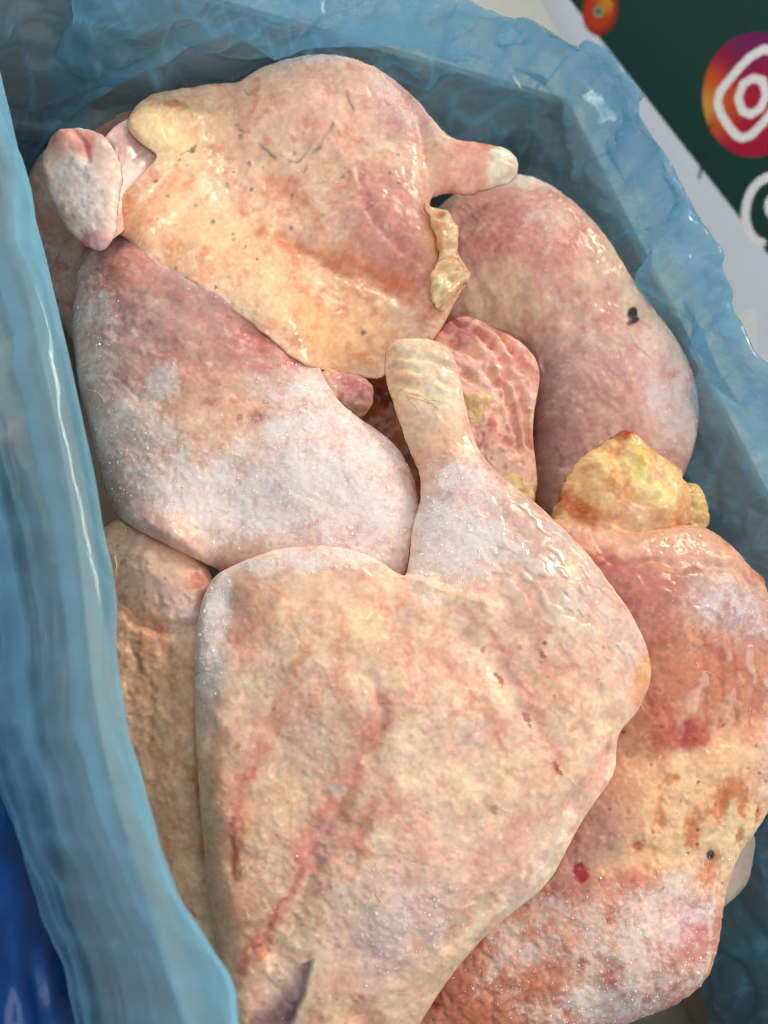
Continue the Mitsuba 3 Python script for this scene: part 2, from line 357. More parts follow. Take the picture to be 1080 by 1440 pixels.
# ---- the blue liner: one film that goes up the inside of the walls, over the rim and down outside
def rounded_loop(x0, x1, y0, y1, r, step):
    p = shapely.box(x0, y0, x1, y1).buffer(-r).buffer(r, quad_segs=16).exterior
    L = p.length; s = np.arange(0, L, step)
    q = np.array([p.interpolate(v).coords[0] for v in s])
    return q, s, L
def crumple(P, s, seed):
    """Sharp-creased film: piecewise folds from ridged noise."""
    return sum(w * np.abs(2 * nz(P, s * f, seed + i, 2) - 1) for i, (f, w) in enumerate(((1, 1.0), (.45, .45), (.2, .18))))
def facets(P, lam, seed, n=6):
    """Straight-edged folds: plane zigzag waves in random directions, each strong only in patches; also the crease lines."""
    g = np.random.default_rng(seed); h = 0; ln = 0
    for i in range(n):
        dv = g.normal(size=3); dv /= np.linalg.norm(dv); l = lam * g.uniform(.6, 1.7)
        w = P @ dv / l + g.random() + (nz(P, lam * 2.5, seed + i, 2) - .5) * 1.2
        z_ = np.abs((w % 1) - .5); am = sst(.40, .62, nz(P, lam * 1.6, seed + 50 + i, 2))
        h = h + z_ * l * am; ln = np.maximum(ln, am * np.exp(-(np.minimum(z_, .5 - z_) * l / .0011) ** 2))
    return h, ln
def build_liner():
    q, s, L = rounded_loop(BX0, BX1, BY0, BY1, .030, .0016)
    tg = np.roll(q, -1, 0) - np.roll(q, 1, 0); tg /= np.linalg.norm(tg, axis=1)[:, None]
    nrm = np.stack([tg[:, 1], -tg[:, 0]], 1)
    c = np.array([(BX0 + BX1) / 2, (BY0 + BY1) / 2])
    nrm *= np.sign(((q - c) * nrm).sum(1))[:, None]
    q = q.copy(); q[:, 0] -= bow(q[:, 1]) * (q[:, 0] < BX0 + .004)
    left = sst(-.2, .75, -nrm[:, 0]) * sst(BY1 + .02, BY1 - .06, q[:, 1])        # 1 along the left wall
    # profiles: (outward offset, height)
    tall = smooth_open([(-.010, -.125), (-.006, -.06), (-.004, .0), (-.003, .035), (.000, .050), (.005, .066), (.009, .0785), (.0115, .0798), (.013, .076), (.014, .045), (.024, .0), (.030, -.06)], .0022)
    low = smooth_open([(-.008, -.125), (-.005, -.06), (-.004, .0), (-.003, .035), (-.001, .046), (.004, .0505), (.010, .048), (.015, .038), (.019, .022), (.0215, .006), (.022, -.004)], .0022)
    low_ = smooth_open([(-.010, -.125), (-.007, -.06), (-.005, .0), (-.004, .035), (-.002, .047), (.004, .053), (.012, .051), (.020, .044), (.028, .033), (.034, .020), (.039, .006), (.041, -.006), (.044, -.014)], .0022)
    n = 170
    ra = lambda a: np.array([np.interp(np.linspace(0, 1, n), np.linspace(0, 1, len(a)), a[:, i]) for i in (0, 1)]).T
    tall, low = ra(tall), ra(low)
    prof = tall[None] * (1 - left)[:, None, None] + low[None] * left[:, None, None]
    S, Tt = np.meshgrid(s, np.linspace(0, 1, n), indexing='ij')
    o, z = prof[..., 0].copy(), prof[..., 1].copy()
    lf = left[:, None]
    ext = lf * sst(.6, 1, Tt) * sst(-.17, .05, q[:, 1])[:, None]; o = o + .010 * ext; z = z - .008 * ext
    # loop coordinates that close on themselves for the noise
    X, Y = q[:, 0][:, None] + 0 * Tt, q[:, 1][:, None] + 0 * Tt
    A = np.stack([X, Y, z * .9 + .3 * Tt], -1)
    cr = crumple(A, .055, 3); fine = crumple(A, .02, 13)
    up = sst(-.02, .05, z)                                           # freer towards the top
    ins = sst(.0, .08, .5 - Tt)
    vert = np.abs(2 * nz(np.stack([X, Y, Tt * .06], -1), .030, 31, 2) - 1)
    along = np.abs(2 * nz(np.stack([X * .3, Y * .07, Tt * .55], -1), .05, 37, 2) - 1) + .4 * np.abs(2 * nz(np.stack([X * .3, Y * .12, Tt * .5], -1), .018, 39, 2) - 1)
    f3, l3 = facets(np.stack([X, Y * .33, z * .9 + .3 * Tt], -1), .016, 85)
    band2_ = np.abs(2 * nz(np.stack([X * .3, Y * .06, Tt * .6], -1), .03, 96, 2) - 1)
    d_tall = (cr - .55) * (.0008 + .0035 * up) + (fine - .5) * .0004 + (vert - .3) * .004 * (1 - up)
    fc, l1 = facets(A, .055, 71); fc = fc - fc.mean(); ff, l2 = facets(A, .022, 81); ff = ff - ff.mean()
    d_tall = d_tall + fc * (.22 + .25 * up) + ff * (.10 + .2 * up)
    thin_ = np.exp(-(np.abs(2 * nz(np.stack([X * .3, Y * .045, Tt * .55], -1), .022, 97, 2) - 1) / .07) ** 2) * sst(.35, .55, nz(A, .05, 98, 2))
    d_low = thin_ * .0011 + (band2_ - .4) * .0035 + (along - .55) * .004 * sst(.05, .3, Tt) + (cr - .55) * .0025 + (fine - .5) * .0006 + fc * .08 + ff * .04 + (f3 - f3.mean()) * .10 * sst(.74, .84, Tt)
    d = d_tall * (1 - lf) + d_low * lf
    d = np.where(Tt < .45, -np.abs(d) * (1 - up * .6) + d * up * .6, d)
    d = d * (1 - lf * sst(.74, .66, Tt) * .85)
    o = o + d
    crest = np.argmax(prof[..., 1], 1)[:, None]; jj_ = np.arange(n)[None] + 0 * crest
    low_o = np.where((z < RIM + .004) & (jj_ > crest + 2), th + .003, -1.0); o = np.where(o < low_o, low_o + .0006 * np.tanh((low_o - o) / .004), o)
    lim = np.where((z < RIM - .001) & (jj_ < crest), -.0022, 1.0); o = np.where(o > lim, lim - .0006 * np.tanh((o - lim) / .004), o)
    z = z + up * ((nz(np.stack([X, Y, 0 * X], -1), .06, 51, 2) - .5) * .008 * (1 - lf) + (nz(np.stack([X, Y, 0 * X], -1), .09, 53, 2) - .5) * .006 * lf)
    V = np.stack([X + nrm[:, 0][:, None] * o, Y + nrm[:, 1][:, None] * o, z], -1)
    m = len(s); i, j = np.meshgrid(np.arange(m), np.arange(n - 1), indexing='ij')
    a, b = (i * n + j).ravel(), (((i + 1) % m) * n + j).ravel()
    Fq = np.stack([a, b, b + 1, a + 1], 1); Fq = np.vstack([Fq[:, [0, 1, 2]], Fq[:, [0, 2, 3]]])
    # how much blue there is in the film: gathered folds are denser
    band = nz(np.stack([X * .3, Y * .16, Tt * .62], -1), .045, 95, 3); band2 = np.abs(2 * nz(np.stack([X * .3, Y * .06, Tt * .6], -1), .03, 96, 2) - 1)
    dens = np.clip(.09 + .10 * sst(.03, .07, z) * (1 - lf) + (.16 * sst(.2, .04, cr) + .38 * l1 + .22 * l2 * up + .30 * sst(.10, .02, vert) * (1 - up)) * (1 - lf * .9) + .12 * nz(A, .03, 91) + lf * (.06 + .42 * sst(.42, .68, band) + .20 * sst(.12, .02, band2) + .22 * thin_ + .14 * l3) + .40 * sst(-.10, -.19, Y) * sst(-.02, -.06, z) * (1 - lf) * (.35 + .65 * sst(.35, .05, vert)), .05, .92)
    uv = np.stack([np.zeros(V[..., 0].size), dens.ravel()], 1)
    k = numbered('plastic_liner')
    scene[k] = mikit.ply(trimesh.Trimesh(V.reshape(-1, 3), Fq, process=False), 'film', smooth=True, uv=uv)
    tag(k, 'crumpled translucent blue plastic liner folded over the rim of the cardboard box', 'plastic liner')
build_liner()

# ---- a second, darker blue bag beside the box
def build_bag():
    xs, ys = np.arange(-.42, -.144, .002), np.arange(-.42, .12, .002)
    X, Y = np.meshgrid(xs, ys, indexing='ij')
    P = np.stack([X, Y * .35, 0 * X], -1)
    e = sst(-.1465, -.154, X) * sst(-.42, -.37, X) * sst(.12, .06, Y) * sst(-.42, -.37, Y)
    h = TABLE + .006 + e * (.112 + .030 * crumple(P, .035, 61) + .004 * crumple(np.stack([X, Y, 0 * X], -1), .015, 65) + .5 * facets(np.stack([X, Y * .4, 0 * X], -1), .03, 66)[0])
    V = np.stack([X, Y, h], -1); m, n = X.shape
    i, j = np.meshgrid(np.arange(m - 1), np.arange(n - 1), indexing='ij'); a = (i * n + j).ravel()
    Fq = np.stack([a, a + n, a + n + 1, a + 1], 1); Fq = np.vstack([Fq[:, [0, 1, 2]], Fq[:, [0, 2, 3]]])
    k = numbered('plastic_bag'); scene[k] = mikit.ply(trimesh.Trimesh(V.reshape(-1, 3), Fq, process=False), 'dark_film', smooth=True)
    tag(k, 'dark blue shiny plastic bag crumpled beside the left wall of the box', 'plastic bag')
build_bag()

# ---- the green banner that hangs upright behind the box
HB = np.array([.338, -.941, 0]); HB /= np.linalg.norm(HB); NB = np.array([HB[1], -HB[0], 0])
if NB @ (EYE * [1, 1, 0]) < 0: NB = NB
PB = at_depth(782, 40, float((ea - EYE[:2]) @ (FWD[:2]) / (FWD[:2] @ FWD[:2]) * 0 + (at_z(782, 40, TABLE) - EYE) @ FWD) + .12)
if (EYE - PB) @ NB < 0: NB = -NB
def on_banner(px, py):
    d = ray(px, py); t = ((PB - EYE) @ NB) / (d @ NB); p = EYE + d * t[..., None] - PB
    return np.stack([p @ HB, p[..., 2]], -1)
def banner_pt(uvp, out): return PB + np.outer(uvp[:, 0], HB) + np.outer(uvp[:, 1], [0, 0, 1]) + NB * out
BK_ = numbered('banner'); tag(BK_, 'dark green printed banner with a white bottom hem hanging behind the box', 'banner')
def flat(name, poly, z0, z1, bsdf, colfn=None, g=None, label=None):
    m = trimesh.creation.extrude_polygon(poly, z1 - z0, engine='earcut')
    if g:
        for _ in range(g): m = m.subdivide()
    v = np.array(m.vertices); uvp = v[:, :2]
    V = PB + np.outer(uvp[:, 0], HB) + np.outer(uvp[:, 1], [0, 0, 1.0]) + np.outer(z0 + v[:, 2], NB)
    kw = {}
    if colfn is not None: kw['color'] = lin(np.clip(colfn(uvp), 0, 255))
    key = numbered(BK_ + '__' + name); scene[key] = mikit.ply(trimesh.Trimesh(V, m.faces, process=False), bsdf, smooth=False, **kw)
    if label: tag(key, label)
hem = float(np.mean(on_banner([885, 960, 1020], [60, 208, 320])[:, 1]))
flat('white_hem', shapely.box(-.9, -.45, .9, hem), 0, .0015, 'white_cloth')
flat('green_field', shapely.box(-.9, hem, .9, 1.1), 0, .0015, 'green_vinyl')
for pts in ([(1068, -10), (1040, 60), (1000, 180), (984, 250)],):
    q = on_banner(*np.array(pts, float).T); flat('crease', LineString(q).buffer(.0016), .0015, .0022, 'green_vinyl')
def pxpoly(pts): return Polygon(on_banner(*np.array(pts, float).T)).buffer(0)
ang = np.linspace(0, 2 * np.pi, 60, endpoint=False)
ell = lambda cx, cy, rx, ry, rot=0: [(cx + rx * math.cos(t) * math.cos(rot) - ry * math.sin(t) * math.sin(rot), cy + rx * math.cos(t) * math.sin(rot) + ry * math.sin(t) * math.cos(rot)) for t in ang]
c0 = on_banner(1062, 133); ru = abs(on_banner(990, 133)[0] - c0[0])
def emblem_col(p):
    w = on_banner(np.array([988., 1062, 1062, 1020]), np.array([150., 133, 45, 210]))
    dl = np.linalg.norm(p - w[0], axis=1); du = np.linalg.norm(p - w[2], axis=1); s_ = np.linalg.norm(w[0] - w[1])
    c = np.zeros((len(p), 3)) + (176, 20, 58)
    c = c + (np.array((214, 90, 34)) - c) * sst(1.0 * s_, .45 * s_, dl)[:, None]; c = c + (np.array((216, 160, 64)) - c) * sst(.5 * s_, .1 * s_, dl)[:, None]
    return c + (np.array((120, 16, 92)) - c) * sst(1.0 * s_, .1 * s_, du)[:, None]
flat('round_emblem', pxpoly(ell(1062, 133, 73, 88, .1)), .0015, .0022, 'print', emblem_col, 4)
ringpts = [(1075, 69), (1056, 80), (1042, 94), (1026, 113), (1014, 128), (1010, 145), (1015, 161), (1027, 179), (1036, 190), (1045, 194), (1057, 190), (1074, 173), (1092, 150), (1106, 130), (1108, 112), (1098, 85), (1088, 72)]
lw = float(np.linalg.norm(on_banner(1020, 133) - on_banner(1031, 133))) / 2
flat('emblem_outline', LineString(on_banner(*np.array(ringpts + ringpts[:1], float).T)).buffer(lw), .0022, .0027, 'white_paper')
rin = [(1060, 110), (1046, 118), (1039, 138), (1045, 156), (1057, 161), (1071, 152), (1079, 132), (1073, 113)]
flat('emblem_outline', LineString(on_banner(*np.array(rin + rin[:1], float).T)).buffer(lw * .95), .0022, .0027, 'white_paper')
arc = [(1110, 244), (1080, 249), (1062, 262), (1052, 282), (1049, 302), (1053, 322), (1062, 336), (1072, 341)]
flat('ring_emblem', LineString(on_banner(*smooth_open(arc, 4).T)).buffer(lw * 1.1), .0015, .0022, 'white_paper')
flat('ring_emblem', pxpoly(ell(1096, 290, 20, 22)), .0015, .0022, 'white_paper')
def tom_col(p):
    w = on_banner(np.array([843., 855, 825]), np.array([16., 4, 30])); s_ = np.linalg.norm(on_banner(820, 16) - w[0])
    c = np.zeros((len(p), 3)) + (196, 62, 30)
    c = c + (np.array((216, 150, 40)) - c) * (sst(.6, .1, np.linalg.norm(p - w[1], axis=1) / s_ * .7) * .9)[:, None]
    return c + (np.array((150, 36, 26)) - c) * sst(.75, 1.1, np.linalg.norm(p - w[0], axis=1) / s_)[:, None]
flat('tomato_picture', pxpoly(ell(845, 14, 25, 36, .12)), .0015, .0022, 'print', tom_col, 4)
flat('stalk_picture', pxpoly(ell(843, 16, 7, 9, .1)), .0022, .0026, 'print', lambda p: np.zeros((len(p), 3)) + (150, 160, 130), 1)
flat('stalk_picture', pxpoly(ell(843, 16, 3, 4, .1)), .0026, .003, 'print', lambda p: np.zeros((len(p), 3)) + (60, 80, 50), 1)

flat('tape_patch', pxpoly([(1041, 440), (1062, 436), (1066, 492), (1044, 498)]), .0015, .002, 'white_paper', label='bright white strip of tape on the hem')
flat('tape_patch', pxpoly([(1044, 503), (1060, 496), (1090, 500), (1090, 548), (1072, 552), (1056, 532)]), .0015, .002, 'white_paper')

# ---- a loop of liner that hangs inwards at the far left corner
def build_fold():
    hemline = smooth_open([(40, 236), (72, 190), (100, 166), (150, 131), (200, 101), (262, 70), (322, 44), (352, 62), (384, 82), (430, 72), (490, 68), (560, 66), (640, 86)], 3, 1)
    n = 60; y0 = BY1 - .012
    d = ray(hemline[:, 0], hemline[:, 1]); t = (y0 - EYE[1]) / d[:, 1]; Hm = EYE + d * t[:, None]
    tx = (BX0 + .012 - EYE[0]) / d[:, 0]; use = Hm[:, 0] < BX0 + .012; Hm[use] = (EYE + d * np.abs(tx)[:, None])[use]
    ztop = RIM + .035
    u = np.linspace(0, 1, n)
    V = Hm[:, None, :] * np.ones((1, n, 1)); V[..., 2] = Hm[:, None, 2] + (ztop - Hm[:, None, 2]) * u[None]
    V[..., 1] += .012 * u[None] ** 2
    A = V.copy(); f1, l1 = facets(A, .05, 171); f2, l2 = facets(A, .02, 181)
    dd = (f1 - f1.mean()) * .35 + (f2 - f2.mean()) * .3 + .006 * (nz(A, .05, 191, 2) - .5)
    nr = np.array([.25, -.97, 0]); V = V + nr * (np.clip(dd, -.006, .02) * (.25 + .75 * sst(0, .3, u))[None])[..., None]
    m = len(hemline); i, j = np.meshgrid(np.arange(m - 1), np.arange(n - 1), indexing='ij'); a = (i * n + j).ravel()
    Fq = np.stack([a, a + n, a + n + 1, a + 1], 1); Fq = np.vstack([Fq[:, [0, 1, 2]], Fq[:, [0, 2, 3]]])
    hz = V[..., 2] - Hm[:, None, 2]
    dens = np.clip(.07 + .5 * sst(.010, .002, hz - .006 * nz(A[:, :1], .03, 5)) + .3 * l1 + .2 * l2 + .35 * sst(.03, .07, hz), .06, .92)
    k = numbered('plastic_liner__inner_fold')
    scene[k] = mikit.ply(trimesh.Trimesh(V.reshape(-1, 3), Fq, process=False), 'film', smooth=True, uv=np.stack([0 * dens.ravel(), dens.ravel()], 1))
build_fold()

# ------------------------------------------------------------------ the setting: table, box, liner, banner (built below), then the meat
PN = (.20, .25, -.95)
PEACH, PINK, RED, YEL, BROWN, LILAC, IVORY = (226, 182, 150), (208, 150, 135), (186, 92, 78), (232, 208, 150), (196, 138, 84), (186, 160, 160), (226, 214, 170)
ORANGE, FROST, MAUVE, DARK = (222, 160, 112), (214, 206, 208), (172, 128, 130), (70, 42, 40)
GROUP = 'frozen chicken legs piled in the lined box'
pieces = {}
def leg_piece(name, label, piece, key='chicken_leg', cat='chicken leg', group=GROUP):
    k = numbered(key); piece.build(k); tag(k, label, cat, group); pieces[name] = piece; return piece
def sub(parent, name, piece, label=None):
    k = numbered(f'{parent}__{name}'); piece.build(k)
    if label: tag(k, label)
    return piece

# ---- deep legs that show in the gaps
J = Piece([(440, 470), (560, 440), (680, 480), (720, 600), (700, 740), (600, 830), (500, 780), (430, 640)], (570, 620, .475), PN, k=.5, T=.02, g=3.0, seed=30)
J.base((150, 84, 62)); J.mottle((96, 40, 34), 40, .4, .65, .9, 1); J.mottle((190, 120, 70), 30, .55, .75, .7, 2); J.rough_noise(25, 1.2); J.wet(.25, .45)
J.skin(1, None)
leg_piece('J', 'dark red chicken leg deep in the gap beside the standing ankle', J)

H = Piece([(196, 150), (150, 156), (105, 185), (58, 222), (40, 256), (42, 320), (58, 390), (80, 445), (108, 490), (150, 560), (200, 540), (240, 420), (270, 300), (250, 190)], (130, 300, .44), (.1, .3, -.95), k=.6, T=.025, g=2.2, seed=31)
H.base((200, 148, 132)); H.mottle((222, 176, 150), 40, .4, .65, .8, 1); H.mottle((176, 96, 84), 26, .55, .72, .6, 2); H.rough_noise(60, 1.5); H.rough_noise(14, .25, 3); H.wet(.3, .5)
H.follicles(.01, 3, .3); H.zone(80, 260, 25, 50, (222, 196, 180), .5, seed=2)
H.skin(0.8, None)
H.ice(H.zmask(90, 420, 50, 90) * .4)
leg_piece('H', 'pink chicken leg mostly hidden in the far left corner of the box', H)

K = Piece([(1060, 1175), (1056, 1205), (1048, 1245), (1022, 1268), (996, 1290), (960, 1270), (960, 1180), (1020, 1150)], (1010, 1220, .43), PN, k=.6, T=.018, g=2.5, seed=32)
K.base((196, 178, 158)); K.mottle((168, 150, 138), 30, .4, .6, .6, 1); K.rough_noise(20, .5); K.wet(.4, .55)
leg_piece('K', 'grey end of a chicken leg peeping out under the reddest leg at the right side', K)

# ---- F: brown wrinkled leg along the left wall
Fp = Piece([(150, 742), (175, 726), (212, 734), (252, 752), (284, 782), (305, 830), (330, 900), (350, 1100), (360, 1300), (380, 1470), (330, 1480), (270, 1370), (215, 1260), (170, 1150), (140, 1020), (115, 900), (120, 800)], (240, 950, .352), (.1, .22, -.97), k=.7, T=.03, seed=33)
F_ = Fp
F_.rough_noise(70, 2.0); F_.bump(225, 800, 56, 46, 9, 20); F_.crease([(170, 850), (220, 880), (275, 885), (292, 850)], 9, 4.0, 20); F_.crease([(190, 905), (215, 960), (222, 1040)], 9, 1.0, 40); F_.crease([(240, 900), (246, 980), (262, 1080)], 9, 1.0, 40)
F_.crease([(276, 960), (280, 1080), (300, 1200)], 9, 1.0, 40); F_.rough_noise(14, .35, 3); F_.follicles(.006, 4, .5, 1)
F_.base((214, 166, 130)); F_.mottle((222, 176, 132), 45, .4, .65, .8, 1); F_.mottle((172, 114, 76), 34, .52, .74, .55, 2, stretch=(80, 3)); F_.mottle((176, 88, 62), 22, .6, .76, .6, 3); F_.mottle((212, 180, 110), 26, .6, .75, .6, 4, stretch=(75, 3))
F_.zone(228, 800, 70, 62, (220, 174, 148), .9, seed=1); F_.zone(262, 850, 45, 28, (206, 160, 158), .7, 20, seed=2); F_.zone(280, 822, 12, 10, (180, 70, 70), .6, seed=3)
F_.streak([(200, 900), (214, 960), (224, 1050)], 5, (150, 92, 50), .8, 12, 1); F_.streak([(240, 905), (250, 1000), (275, 1100)], 5, (150, 96, 40), .7, 12, 2); F_.streak([(296, 960), (292, 1040), (300, 1140), (306, 1260)], 8, (166, 84, 56), .8, 14, 3)
F_.specks(26, (165, 740, 290, 900), 2.4, (140, 60, 50), 4); F_.wet(.34, .55)
F_.paint((220, 176, 146), np.full(len(F_.P), .35)); F_.skin(.6, 80)
F_.ice(F_.zmask(262, 870, 44, 34, 0, .5, 7) * .45)
leg_piece('F', 'brown wrinkled chicken leg squeezed along the left wall beside the largest leg', F_)

# ---- C: frosted mauve drumstick on the left
Cp = Piece([(128, 338), (112, 380), (104, 440), (106, 500), (116, 560), (132, 625), (150, 690), (168, 730), (200, 748), (240, 770), (285, 792), (330, 815), (400, 850), (480, 865), (540, 850), (578, 800), (588, 745), (587, 700), (576, 660), (552, 628), (520, 600), (488, 582), (470, 562), (460, 540), (448, 518), (430, 470), (400, 425), (340, 380), (280, 345), (215, 318), (165, 318)],
           (330, 590, .385), (.12, .24, -.96), k=.72, T=.038, seed=34, drape=1.0, rag=1.2)
Cp.rough_noise(90, 2.2); Cp.bump(250, 500, 80, 60, 4, 30); Cp.bump(430, 660, 90, 80, 4); Cp.bump(190, 420, 40, 50, 3); Cp.crease([(180, 480), (280, 470), (380, 500), (430, 540)], 22, 2.0, 30); Cp.rough_noise(26, .5, 2); Cp.rough_noise(10, .16, 3)
Cp.base((208, 176, 162)); Cp.mottle((218, 184, 164), 60, .4, .62, .8, 1); Cp.mottle((196, 150, 140), 30, .5, .7, .6, 2)
Cp.zone(260, 480, 150, 70, (178, 128, 124), .7, 22, seed=1); Cp.zone(180, 400, 46, 60, (200, 138, 128), .75, -20, seed=2); Cp.zone(295, 610, 75, 62, (222, 172, 142), .9, 10, .35, seed=3, ragged=.35); Cp.zone(260, 545, 60, 30, (206, 140, 126), .6, 0, seed=4)
Cp.zone(170, 690, 90, 40, (160, 130, 128), .6, 35, seed=12); Cp.zone(135, 560, 30, 120, (196, 172, 162), .6, -8, seed=13)
Cp.zone(365, 500, 50, 26, (190, 108, 104), .6, 25, seed=5); Cp.streak([(330, 520), (370, 545), (400, 530)], 9, (198, 116, 104), .7, 14, 1); Cp.mottle((196, 120, 112), 16, .66, .78, .55, 5); Cp.mottle((236, 216, 196), 20, .66, .8, .6, 6)
Cp.specks(16, (330, 600, 560, 780), 4, (170, 90, 80), 5, .6); Cp.streak([(470, 660), (490, 710)], 3, (170, 90, 90), .7, 4, 3, .1); Cp.zone(362, 610, 10, 8, (172, 110, 96), .8, seed=8)
Cp.zone(128, 352, 20, 16, (176, 70, 90), .8, seed=9); Cp.wet(.38, .55)
m = np.maximum.reduce([Cp.zmask(470, 690, 130, 110, 20, .6, 1) * .95, Cp.zmask(330, 720, 150, 55, 12, .5, 2) * .9, Cp.zmask(420, 590, 60, 60, 20, .6, 3) * .7, Cp.zmask(240, 560, 26, 24, 0, .5, 4) * .75, Cp.zmask(140, 470, 36, 130, -4, .6, 5) * .55, Cp.zmask(300, 400, 130, 40, 32, .6, 6) * .55, Cp.zmask(220, 660, 110, 70, 30, .6, 7) * .6])
Cp.skin(0.55, 20)
Cp.ice(m, 1, k=.78)
leg_piece('C', 'frost covered mauve chicken leg at the left with a white knobbly joint', Cp)
CK = pieces['C'].key
Kn = Piece([(64, 214), (75, 193), (96, 184), (128, 187), (154, 198), (168, 224), (172, 262), (166, 296), (162, 322), (158, 342), (140, 352), (120, 348), (104, 332), (86, 308), (72, 282), (65, 250)], (115, 265, .372), (-.1, .3, -.95), k=.5, T=.018, seed=35, g=1.8, rag=3, drape=.8)
Kn.rough_noise(30, 1.2); Kn.bump(100, 205, 22, 18, 3); Kn.crease([(110, 195), (125, 215), (128, 240)], 4, 1.5, 8); Kn.rough_noise(9, .12, 3)
Kn.base((226, 200, 184)); Kn.mottle((190, 166, 158), 22, .5, .7, .7, 1); Kn.zone(105, 208, 38, 22, (206, 146, 128), .8, 5, .6, seed=1); Kn.zone(128, 218, 10, 22, (196, 96, 90), .5, seed=2); Kn.zone(84, 192, 18, 8, (206, 170, 120), .8, seed=3); Kn.zone(136, 352, 40, 22, (204, 150, 146), .8, 0, .7, seed=4); Kn.zone(122, 344, 9, 9, (180, 80, 94), .7, seed=5)
Kn.zone(100, 300, 30, 16, (166, 130, 116), .5, 50, seed=6); Kn.wet(.3, .55)
Kn.skin(.22, None)
Kn.ice(Kn.zmask(112, 275, 36, 60, -15, .5, 1) * .6, 2)
sub(CK, 'hock_joint', Kn, 'white cut knobbly joint with a pink end')

Mb = Piece([(138, 214), (150, 192), (172, 172), (200, 168), (236, 196), (250, 226), (232, 262), (200, 300), (168, 330), (140, 346), (122, 330), (122, 300), (134, 262)], (175, 250, .394), (.05, .28, -.95), k=.4, T=.009, seed=44, g=1.8, back=.3, drape=.6)
Mb.rough_noise(40, 1.6); Mb.crease([(150, 205), (158, 238), (150, 285)], 7, 2.0, 10); Mb.crease([(170, 290), (200, 260), (224, 240)], 8, 1.2, 10); Mb.base((222, 200, 190)); Mb.zone(190, 212, 34, 30, (188, 152, 148), .9, 30, .6, seed=1); Mb.zone(153, 238, 9, 30, (180, 96, 96), .7, -30, seed=2); Mb.zone(172, 275, 40, 16, (236, 230, 220), .8, -40, .7, seed=3); Mb.zone(150, 322, 30, 14, (222, 160, 140), .8, -30, .6, seed=4)
Mb.skin(.2); Mb.wet(.25, .4); Mb.ice(Mb.zmask(172, 268, 40, 20, -40, .5) * .6)
sub(CK, 'membrane', Mb, 'pale glistening membrane beside the knobbly joint')

# ---- D: right-hand leg, with its loose wrinkled skin
Dp = Piece([(596, 330), (612, 296), (640, 277), (670, 262), (702, 252), (740, 256), (780, 271), (816, 302), (850, 345), (886, 396), (921, 446), (951, 492), (970, 532), (977, 580), (972, 630), (958, 672), (930, 720), (860, 745), (790, 745), (752, 712), (749, 660), (751, 610), (750, 560), (752, 520), (735, 490), (690, 470), (640, 460), (600, 430)],
           (810, 480, .497), (.1, .22, -.97), k=.72, T=.042, seed=36, rag=1.4)
Dp.rough_noise(90, 2.2); Dp.bump(740, 370, 80, 70, 6, 30); Dp.bump(870, 590, 60, 80, 7, 10); Dp.crease([(752, 522), (800, 500), (850, 478), (908, 445)], 16, 4.5, 14); Dp.crease([(640, 330), (690, 300), (740, 290)], 12, 2.0, 10); Dp.crease([(660, 430), (740, 470), (800, 470), (860, 420)], 26, 3.0, 30); Dp.crease([(755, 520), (790, 490), (800, 440)], 14, 2.0, 10); Dp.rough_noise(22, .5, 2); Dp.rough_noise(9, .2, 3); Dp.follicles(.012, 3, .35, 2)
Dp.base((218, 168, 148)); Dp.mottle((228, 186, 154), 50, .42, .62, .8, 1); Dp.mottle((206, 138, 126), 36, .48, .68, .7, 2); Dp.mottle((198, 116, 104), 14, .62, .76, .6, 3)
Dp.zone(680, 350, 56, 54, (200, 124, 116), .75, 20, seed=1); Dp.zone(770, 580, 40, 110, (184, 138, 130), .85, 8, seed=2); Dp.zone(720, 262, 70, 22, (226, 204, 186), .8, 5, seed=3); Dp.zone(900, 420, 34, 80, (228, 200, 164), .7, -36, seed=4)
Dp.zone(840, 560, 60, 50, (206, 146, 138), .6, 0, seed=5); Dp.zone(760, 370, 50, 40, (206, 130, 116), .6, 20, seed=6); Dp.zone(700, 430, 60, 30, (226, 184, 140), .7, 20, seed=7); Dp.mottle((238, 216, 190), 16, .66, .8, .5, 7)
Dp.wet(.28, .5)
Dp.skin(0.9, 60)
Dp.ice(np.maximum.reduce([Dp.zmask(755, 355, 40, 40, 0, .6, 1) * .5, Dp.zmask(930, 580, 56, 70, 0, .6, 2) * .7, Dp.zmask(730, 265, 90, 22, 5, .6, 3) * .55, Dp.zmask(860, 520, 100, 60, 0, .6, 4) * .4]), 1, c=(216, 200, 200), k=.65)
Dp.zone(879, 458, 8, 11, (40, 30, 30), .95, 0, .2, seed=8, ragged=.3); Dp.zone(872, 470, 4, 4, (70, 50, 46), .7)
for b in range(9):
    Dp.bump(868 + 9 * math.sin(b * .5) + b * 1.2, 492 + b * 4.5, 3, 3, .7)
leg_piece('D', 'pink chicken leg lying against the right wall with one black spot on its skin', Dp)
DK = pieces['D'].key
W = Piece([(612, 470), (628, 452), (655, 446), (690, 462), (722, 478), (748, 500), (757, 525), (752, 570), (750, 640), (750, 700), (730, 712), (690, 690), (640, 660), (600, 600), (590, 520)], (690, 570, .438), (.15, .2, -.97), k=.55, T=.018, seed=37, g=1.8)
